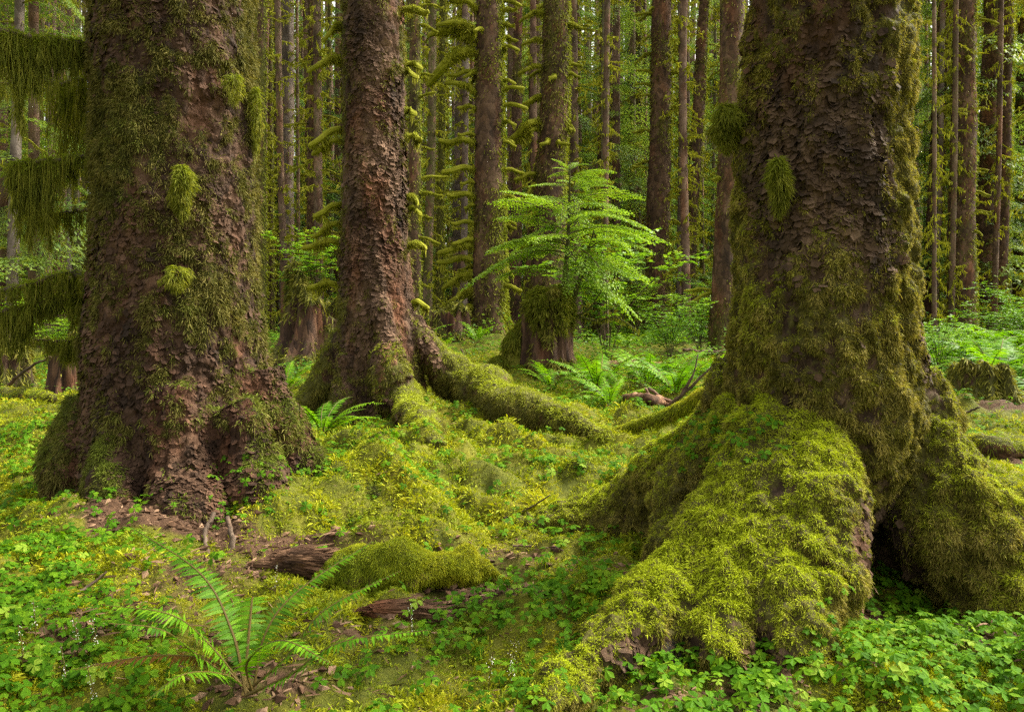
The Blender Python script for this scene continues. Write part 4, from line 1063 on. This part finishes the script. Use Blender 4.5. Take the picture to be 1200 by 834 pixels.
for py in np.linspace(198, 314, 40):
    f = (py-190)/150
    i = int(np.interp(py, [190, 345], [23, 6])); pos = cm[i]
    Lm = np.interp(py, [195, 215, 240, 270, 290, 320, 340], [.40, .75, 1.1, 1.5, 1.5, 1.2, .9])
    az = k*2.39996+random.uniform(-.3, .3); k += 1
    if random.random() < .35: az = random.choice([0, PI])+random.uniform(-.6, .6)
    if math.cos(az) > .3 and py > 230: Lm *= 1.08
    pz = P(0, py, 13)[2]
    sapbranch((pos[0], pos[1], pz), az, random.uniform(-.18, .42)+.15*(1-f), Lm*random.uniform(.5, 1.15))
for q in range(14, 24, 2):
    sapbranch(c2[q], random.uniform(-1.2, 1.2), random.uniform(-.1, .3), random.uniform(.6, 1.15))
for az_, py_, L_ in ((.2, 316, 1.3), (-.3, 330, 1.2), (.5, 338, 1.1), (2.9, 318, 1.15)):
    sapbranch((cm[8][0], cm[8][1], P(0, py_, 13)[2]), az_, random.uniform(-.15, .15), L_)
sapbranch(cm[-2], 1.0, 1.0, .35); sapbranch(cm[-2], 3.6, .8, .35)
mo = MB()
for c, n in ((c3, 420), (cm[:10], 400), (c2[:12], 300)):
    i = RG.random(n)*(len(c)-1.01); k_ = i.astype(int); p = c[k_]+(c[k_+1]-c[k_])*(i-k_)[:, None]
    hang(mo, p+RG.normal(size=p.shape)*.02, nrm(np.array([0, 0, -1.])+RG.normal(size=p.shape)*.2), (.04+.2*np.clip(vn(p*7, 3), 0, 1))*RG.uniform(.5, 1, n), .012, 0, .1)
mo.build('moss', M['moss_dk'], SAP)

# ------------------------------------------------------------------ logs and sticks
def log(pts, rad, label, name='log', mat='log', moss=0.8, nst=0, mossmat='moss_yl', cat='log', sl=.04, part='wood', seg=22, amp=.15, split=0):
    c = curve(pts, 50); r = np.interp(np.linspace(0, 1, 50), np.linspace(0, 1, len(rad)), rad)
    V, F3, F4 = tube(c, r, seg)
    T = np.vstack([F4[:, [0, 1, 2]], F4[:, [0, 2, 3]], F3]); nv = vnormals(V, T)
    V = V+nv*(np.mean(rad)*amp*2*(fbm(V*[6, 6, 6], 3, 33)+.5*vn(V*25, 34)))[:, None]
    ms = moss*(.35+.9*np.clip(nv[:, 2]+.25, 0, 1))+.35*vn(V*8, 3)
    root = thing(name, label, cat, c[0])
    mb = MB(); mb.add(V, F3, F4, 0, np.clip(ms, 0, 1.2))
    if split:                                   # splinters and torn grain
        p, t = sample(V, T, split); q = nv[T[t, 0]]; ax = nrm(c[-1:]-c[:1])
        strands(mb, p-ax*.03, nrm(ax+q*.12+RG.normal(size=p.shape)*.10), RG.uniform(.03, .16, split), RG.uniform(.003, .014, split), nrm(np.cross(ax, q+RG.normal(size=p.shape)*.3)), None, 0, -.2)
    mb.build(part, M[mat], root, True)
    if nst:
        p, t = sample(V, T, nst, np.clip(ms-.2, 0, 1)+1e-5); q = nv[T[t, 0]]
        mo = MB(); strands(mo, p, nrm(q*.8+[0, 0, -.15]+RG.normal(size=p.shape)*.55), sl*RG.uniform(.5, 1.3, nst), sl*.09, None, [0, 0, -.5], 0, np.clip(.2*RG.random(nst), 0, 1))
        mo.build('moss', M[mossmat], root)
    return root
log([PG(375, 682, .02), PG(420, 684, .06), PG(480, 686, .065), PG(540, 686, .07), PG(608, 682, .0)], [.05, .085, .09, .088, .03], 'rounded mossy log lying between the big tree bases', moss=1.5, nst=60000, sl=.018, amp=.30)
log([PG(300, 664, .0), PG(330, 668, .035), PG(365, 672, .04), PG(410, 676, .02)], [.01, .05, .055, .04], 'bare rotten brown log at the foot of the huge dark spruce', moss=.25, amp=.28, split=700)
log([PG(410, 712, -.02), PG(450, 718, .01), PG(490, 720, .01), PG(540, 716, -.03)], [.01, .032, .03, .008], 'crumbling rusty wood below the rounded mossy log', moss=.2, amp=.3, split=700)
log([P(700, 800, 2.74), P(735, 770, 2.80), P(770, 752, 2.84), P(805, 735, 2.95)], [.05, .085, .085, .05], 'bare grey-black bark at the tip of the big mossy root', mat='root_bark', moss=.35, amp=.22, nst=700, mossmat='moss_tan', sl=.02)  # separate log shape sunk into the root, standing for its exposed dark bark
log([PG(725, 508, .02), P(790, 485, 6.9), P(835, 462, 6.6), P(875, 445, 6.4)], [.03, .06, .08, .09], 'mossy pale log slanting behind the big mossy spruce', moss=1.6, nst=14000, mossmat='moss_yl', sl=.035)
log([P(800, 500, 7.0), P(835, 488, 6.8), P(870, 470, 6.6)], [.02, .03, .035], 'thin mossy limb below the slanting pale log', moss=1.6, nst=5000, mossmat='moss_yl', sl=.028)
log([PG(1095, 522, .06), PG(1150, 530, .06), PG(1215, 540, .06)], [.06, .08, .08], 'mossy log between the right tree base and the right border', moss=.9, nst=5000, sl=.035)
log([PG(-25, 470, .08), PG(30, 470, .08), PG(62, 474, .06)], [.09, .09, .05], 'mossy log on the left behind the huge dark spruce', moss=1.0, nst=3500, sl=.05)
log([PG(732, 472, .05), PG(760, 474, .05), PG(790, 478, .03)], [.05, .06, .04], 'dark rotten log end in front of the broad pale fern', moss=.1)
log([PG(700, 433, .06), PG(740, 431, .07), PG(790, 434, .05)], [.06, .07, .05], 'brown log lying beyond the dark sword fern', moss=.3, nst=500, sl=.06)
def G(px, py): return tuple(PG(px, py, .015))
def stick(pts, r0, r1, label, mat='twig', forks=()):
    W3 = lambda q: np.array(q) if q[1] < 20 and q[0] < 20 and len(q) == 3 and abs(q[2]) < 3 and isinstance(q[1], float) else P(*q)
    root = thing('fallen_branch', label, 'branch', W3(pts[0]))
    c = curve([W3(q) for q in pts], 20); c = c+RG.normal(size=c.shape)*r0*.25
    mb = MB(); mb.add(*tube(c, np.linspace(r0, r1, 20), 7), 0, 0.05)
    for f in forks: mb.add(*tube(curve([P(*q) for q in f], 8), np.linspace(r0*.6, r1*.6, 8), 5), 0, .05)
    mb.build('wood', M[mat], root, True); return root
stick([(770, 545, 5.2), (795, 532, 5.0), (822, 518, 4.8)], .008, .011, 'dark slanting stick leaning on the left root of the big mossy spruce', forks=[[(793, 533, 5.0), (795, 520, 5.0)]])
stick([(762, 492, 8.6), (800, 462, 8.4), (832, 432, 8.2), (848, 420, 8.2)], .022, .010, 'long bare stick propped up behind the big mossy spruce', forks=[[(800, 462, 8.4), (812, 440, 8.3), (818, 415, 8.3)]])
stick([(760, 455, 8.9), (790, 470, 8.6), (812, 440, 8.4)], .02, .012, 'dark kinked stick crossing under the long bare stick')
stick([(755, 455, 8.3), (775, 478, 8.2), (800, 492, 8.1)], .014, .008, 'pale thin stick sloping down before the dark log end')
stick([(800, 410, 15), (840, 412, 15), (870, 408, 15)], .03, .02, 'pale fallen limb below the leaning slim trunk')
stick([(1108, 490, 6.9), (1130, 484, 6.8), (1148, 477, 6.7)], .014, .008, 'dark broken stick beside the small crumbling stump')
stick([(10, 450, 9.2), (35, 430, 9.1), (60, 418, 9.0)], .022, .010, 'bare stick angled up from the hollow stump at the left')
stick([G(50, 515), G(75, 514), G(98, 522)], .011, .006, 'short pale stick on moss left of the huge dark spruce')
stick([G(600, 643), G(622, 644), G(642, 646)], .006, .004, 'whitish twig on the ground beside the rounded mossy log')
stick([G(590, 612), G(612, 604), (645, 580, 4.7)], .009, .004, 'grey twig lying on moss where the left root of the mossy spruce ends')
stick([G(500, 698), G(506, 690), G(500, 682)], .012, .010, 'stubby rust-coloured wood chunk below the rounded mossy log', mat='wood')
stick([(245, 655, 3.9), (240, 625, 4.0), (250, 602, 4.1)], .012, .012, 'upright root stub at the hollow below the huge dark spruce')
stick([(268, 660, 3.9), (272, 632, 3.95), (266, 606, 4.1)], .016, .012, 'second upright root stub beside the hollow, mossy and thicker')
stick([G(90, 700), G(110, 686), G(125, 675)], .007, .004, 'grey twig on the clover at the lower left')
stick([(540, 408, 15.5), (555, 440, 15.3), (562, 458, 15.)], .015, .008, 'dark twig leaning before the low dark stump')

# ------------------------------------------------------------------ ground cover
def scatter(n, dmin, dmax, smax=.74, power=0.):
    """points in the view fan; power 0: constant density, 1: log-uniform in distance"""
    if power >= 1: d = dmin*(dmax/dmin)**RG.random(n)
    else: d = np.sqrt(dmin**2+(dmax**2-dmin**2)*RG.random(n))
    s = RG.uniform(-smax, smax, n)
    return s*d, d
def gn(x, y, e=.02):
    zx = (gz(x+e, y)-gz(x-e, y))/(2*e); zy = (gz(x, y+e)-gz(x, y-e))/(2*e)
    return nrm(np.stack([-zx, -zy, np.ones_like(x)], 1))
def build_moss():
    x, y = scatter(120000, 2.2, 16, .76, 1)
    df = duff(x, y)
    m = .72+.5*fbm2(x, y, .9, 3, 71)-1.3*df+.25*sstep(4.5, 6.5, y)
    k = RG.random(len(x)) < np.clip(m*1.6, 0, 1)
    x, y = x[k], y[k]; K = len(x)
    n = gn(x, y); p = np.stack([x, y, gz(x, y)-.003], 1)
    tn = np.clip(-.12+.6*fbm2(x, y, .7, 2, 91)+.3*fbm2(x, y, 3., 2, 92)+.22*RG.normal(size=K), 0, 1)
    cs = .0092*y**.55*RG.uniform(.5, 1.5, K)*(.7+.8*np.clip(.5+fbm2(x, y, 6., 2, 77), 0, 1.3))
    per = 8; i = np.repeat(np.arange(K), per); mm = len(i)
    e = RG.normal(size=(mm, 3)); ni = n[i]; e = e-ni*(e*ni).sum(1, keepdims=True)
    q = p[i]+e*cs[i, None]*.5+ni*np.abs(RG.normal(size=mm))[:, None]*cs[i, None]*.25
    D = nrm(ni*.9+e*.6+RG.normal(size=(mm, 3))*.3)
    L = cs[i]*RG.uniform(.5, 1.2, mm)
    mb = MB(); strands(mb, q, D, L, L*.17+.0006*y[i]**.5, None, [0, 0, -.3], 0, tn[i])
    tag(mb.build('ground_moss', M['moss_yl']), 'springy yellow-green moss carpeting the forest floor', 'moss', kind='stuff')
build_moss()
def leaf3(N_, p, nrmv, size, yaw):
    """wood sorrel: three heart-shaped leaflets each"""
    mb_v, mb_f = [], []
    shape = np.array([[0, 0, 0], [-.48, .50, -.04], [-.34, .95, -.12], [0, .80, 0.], [.34, .95, -.12], [.48, .50, -.04]])
    f3 = np.array([[0, 3, 2], [0, 2, 1], [0, 4, 3], [0, 5, 4]])
    up = nrmv; ref = np.tile([1., 0, 0], (N_, 1)); ex = nrm(ref-up*(ref*up).sum(1, keepdims=True)); ey = np.cross(up, ex)
    c, s = np.cos(yaw)[:, None], np.sin(yaw)[:, None]
    ex, ey = ex*c+ey*s, -ex*s+ey*c
    Vs, Fs = [], []
    for k in range(3):
        a = k*2*PI/3; ca, sa = math.cos(a), math.sin(a)
        sh = shape.copy()
        sh[:, 0], sh[:, 1] = shape[:, 0]*ca-shape[:, 1]*sa, shape[:, 0]*sa+shape[:, 1]*ca
        droop = RG.uniform(.0, .35, N_)[:, None]
        rad = np.hypot(sh[:, 0], sh[:, 1])[None]
        zz_ = sh[:, 2][None]-droop*rad
        V = p[:, None]+size[:, None, None]*(sh[None, :, :1]*ex[:, None]+sh[None, :, 1:2]*ey[:, None]+zz_[..., None]*up[:, None])
        Vs.append(V)
        Fs.append(f3+k*6)
    V = np.concatenate(Vs, 1); F = np.concatenate(Fs)
    return V.reshape(-1, 3), (np.arange(N_)[:, None, None]*18+F[None]).reshape(-1, 3)
def build_sorrel():
    x, y = scatter(105000, 2.15, 11.5, .74, .5)
    nz = fbm2(x, y, .85, 3, 131)+.5*fbm2(x, y, 3.2, 2, 132)
    px = x/y*F_+CX
    pref = .16+.65*nz+.60*sstep(4.0, 3.1, y)-.12*sstep(4.2, 5.5, y)+.55*sstep(260, 60, px)*sstep(8, 5, y)-.45*duff(x, y)
    pref = pref+.5*np.exp(-((px-290)/110)**2-((y-4.45)/.35)**2)+.35*np.exp(-((px-640)/70)**2-((y-3.7)/.5)**2)+.45*np.exp(-((px-1090)/80)**2-((y-3.0)/.45)**2)
    pref = pref-1.0*np.exp(-((x-bF[0])**2+((y-bF[1])*.8)**2)/.30**2)-.5*np.exp(-((px-330)/130)**2-((y-3.2)/.35)**2)
    k = RG.random(len(x)) < np.clip(pref, 0.02, 1)*np.interp(y, [2, 5, 11.5], [1, .9, .55]); x, y = x[k], y[k]
    N_ = len(x); z = gz(x, y); h = RG.uniform(.012, .075, N_); n = nrm(gn(x, y)*.5+[0, 0, .6]+RG.normal(size=(N_, 3))*.28+[0, -.12, 0])
    off = RG.normal(size=(N_, 3))*[.015, .015, 0]
    p0 = np.stack([x, y, z-.01], 1); p1 = p0+off; p1[:, 2] += h+.01
    size = RG.uniform(.014, .034, N_)*(1+.03*y)
    mb = MB(); V, F = leaf3(N_, p1, n, size, RG.uniform(0, 6.28, N_))
    tn = np.where(RG.random(N_) < .04, .9, 0.)
    mb.add(V, F, None, 0, np.repeat(tn, 18))
    D = nrm(p1-p0); strands(mb, p0, D, np.linalg.norm(p1-p0, axis=1), .002, None, None, 0, 0., .5, (1., 1.))
    tag(mb.build('ground_clover', M['sorrel']), 'bright green three-leaved wood sorrel spread over the forest floor', 'clover', kind='stuff')
build_sorrel()
# sorrel climbing the foot of the trees
def sorrel_on(V, Nn, T, n, fn, nm='clover'):
    w = np.clip(fn(V), 0, 1)*(Nn[:, 2] > -.05)*camweight(V, Nn)+1e-9
    p, t = sample(V, T, n, w); q = nrm(Nn[T[t, 0]]*.5+[0, -.15, .7]+RG.normal(size=p.shape)*.25)
    mb = MB(); v, f = leaf3(n, p+Nn[T[t, 0]]*RG.uniform(.01, .04, (n, 1)), q, RG.uniform(.014, .03, n), RG.uniform(0, 6, n))
    mb.add(v, f, None, 0, 0.)
    o = mb.build('clover_patch', M['sorrel'])
    return o
def wpx(V): return (V[:, 0]/V[:, 1])*F_+CX, HY-(V[:, 2]-CH)/V[:, 1]*F_
def fA(V):
    x, y = wpx(V); return sstep(520, 570, y)*sstep(225, 280, x)+.1*sstep(560, 620, y)
def fC(V):
    x, y = wpx(V); return .35*sstep(660, 760, y)*sstep(900, 1000, x)*sstep(1120, 1040, x)+.25*sstep(470, 500, y)*sstep(560, 530, y)*sstep(930, 900, x)+.12*sstep(700, 600, x)*sstep(560, 600, y)
tag(sorrel_on(VA, NA, TA, 520, fA), 'clover leaves creeping up the right root of the huge dark spruce', 'clover', kind='stuff')
tag(sorrel_on(VC, NC, TC, 260, fC), 'scattered clover leaves on the buttress roots of the big mossy spruce', 'clover', kind='stuff')
def build_litter():
    x, y = scatter(26000, 2.2, 9, .74, 1)
    k = RG.random(len(x)) < np.clip(duff(x, y)*1.4+.05, 0, 1); x, y = x[k], y[k]; n = len(x)
    p = np.stack([x, y, gz(x, y)+RG.uniform(0, .02, n)], 1)
    D = nrm(randdir(n, -.15, .3)); mb = MB()
    L = RG.uniform(.015, .09, n)*RG.uniform(.4, 1, n)
    strands(mb, p, D, L, RG.uniform(.002, .006, n)+L*.06, None, [0, 0, -.1], 0, 0)
    k = 3200; x, y = scatter(k*3, 2.2, 7, .74, 1); s = RG.random(len(x)) < np.clip(duff(x, y)*1.2-.1, 0, 1); x, y = x[s], y[s]; n = len(x)
    c = np.stack([x, y, gz(x, y)+.004], 1); e1 = randdir(n, -.3, .4); e2 = nrm(np.cross(e1, RG.normal(size=(n, 3))))
    sz = RG.uniform(.01, .04, n)[:, None]
    V = np.stack([c-e1*sz, c-e2*sz*.5, c+e1*sz, c+e2*sz*.55, c+np.cross(e1, e2)*sz*.35, c-np.cross(e1, e2)*sz*.35], 1).reshape(-1, 3)
    f = np.array([[0, 1, 4], [1, 2, 4], [2, 3, 4], [3, 0, 4], [1, 0, 5], [2, 1, 5], [3, 2, 5], [0, 3, 5]])
    mb.add(V, (np.arange(n)[:, None, None]*6+f[None]).reshape(-1, 3))
    tag(mb.build('leaf_litter', M['litter']), 'brown bark flakes, needles and wood crumbs on bare soil', 'litter', kind='stuff')
build_litter()
def build_under():
    x, y = scatter(150000, 9.5, 60, .78, 1)
    nz = fbm2(x, y, .35, 3, 151)
    k = RG.random(len(x)) < np.clip(.55+.7*nz, .05, 1)*sstep(9, 13, y); x, y = x[k], y[k]; n = len(x)
    h = np.clip(.25+.45*fbm2(x, y, .5, 3, 152), .03, 1.)*RG.random(n)**.7*np.interp(y, [9, 14, 25], [.3, .8, 1.3])
    p = np.stack([x, y, gz(x, y)+h], 1); D = randdir(n, -.35, .4); S = nrm(np.cross(D, np.array([0, 0, 1.])+RG.normal(size=D.shape)*.5))
    sz = .0030*y**1.05*RG.uniform(.7, 1.6, n)+.015
    mb = MB(); leafquads(mb, p, D, S, sz, sz*.55)
    tag(mb.build('undergrowth', M['under']), 'low leafy green undergrowth covering the ground beneath far trunks', 'undergrowth', kind='stuff')
build_under()
# foamflower spikes at the lower edge
rr = random.Random(4)
for k, (px, py) in enumerate([(75, 800), (90, 770), (40, 770), (112, 775), (108, 815), (598, 770), (572, 775), (600, 745), (322, 700), (25, 795), (480, 735)]):
    d = 1166/(py+20-HY); x = fx(px, d); z = gz1(x, d)
    r = thing('foamflower', 'thin spike of tiny white foamflowers rising from the clover', 'flower', (x, d, z), 'foamflower spikes in the clover')
    mb = MB(); c = curve([(x, d, z-.01), (x+.005, d, z+.06), (x+rr.uniform(-.02, .02), d, z+.15)], 8); mb.add(*tube(c, .0015, 5)); mb.build('stem', M['stem'], r)
    n = 26; t = RG.uniform(.4, 1, n)*6.9; i = t.astype(int); p = c[i]+(c[np.minimum(i+1, 7)]-c[i])*(t-i)[:, None]+RG.normal(size=(n, 3))*[.006, .006, .003]
    mb = MB(); D = randdir(n); leafquads(mb, p, D, nrm(np.cross(D, RG.normal(size=(n, 3)))), .0055, .004); mb.build('blossom', M['flower'], r)

# ------------------------------------------------------------------ light, camera
sc = bpy.context.scene
w = bpy.data.worlds.new('World'); sc.world = w; w.use_nodes = True
t = w.node_tree; bg = t.nodes['Background']
EL, AZ = math.radians(50), math.radians(72)      # sun high to the right and behind the trees
sky = t.nodes.new('ShaderNodeTexSky'); sky.sky_type = 'NISHITA'; sky.sun_disc = False
sky.sun_elevation = EL; sky.sun_rotation = AZ; sky.dust_density = 6; sky.air_density = 1.; sky.ozone_density = 1.
hs = t.nodes.new('ShaderNodeHueSaturation'); hs.inputs['Saturation'].default_value = .10
t.links.new(sky.outputs[0], hs.inputs['Color']); t.links.new(hs.outputs[0], bg.inputs['Color'])
bg.inputs['Strength'].default_value = .102
sl = bpy.data.lights.new('sun', 'SUN'); sl.energy = 1.5; sl.angle = math.radians(13); sl.color = (1., .94, .80)
so = bpy.data.objects.new('sun', sl); COL.objects.link(so)
dirv = Vector((math.sin(AZ)*math.cos(EL), math.cos(AZ)*math.cos(EL), math.sin(EL)))
so.rotation_euler = dirv.to_track_quat('Z', 'Y').to_euler(); so.location = (6, 4, 14)
cam = bpy.data.cameras.new('camera'); co = bpy.data.objects.new('camera', cam); COL.objects.link(co)
co.location = (0, 0, CH); co.rotation_euler = (PI/2, 0, 0)
cam.sensor_width = 36; cam.lens = F_/1200*36; cam.shift_y = -(417-HY)/1200; cam.clip_end = 600; cam.clip_start = .05
sc.camera = co
vs = sc.view_settings; vs.view_transform = 'Standard'; vs.look = 'None'; vs.gamma = 1; vs.exposure = 2.3
vs.use_white_balance = True; vs.white_balance_temperature = 7000; vs.white_balance_tint = 8
sc.cycles.max_bounces = 5; sc.cycles.diffuse_bounces = 3; sc.cycles.transmission_bounces = 3; sc.cycles.glossy_bounces = 2
sc.cycles.use_adaptive_sampling = False; sc.cycles.use_denoising = False; sc.cycles.denoising_prefilter = 'NONE'
sc.cycles.caustics_reflective = False; sc.cycles.caustics_refractive = False
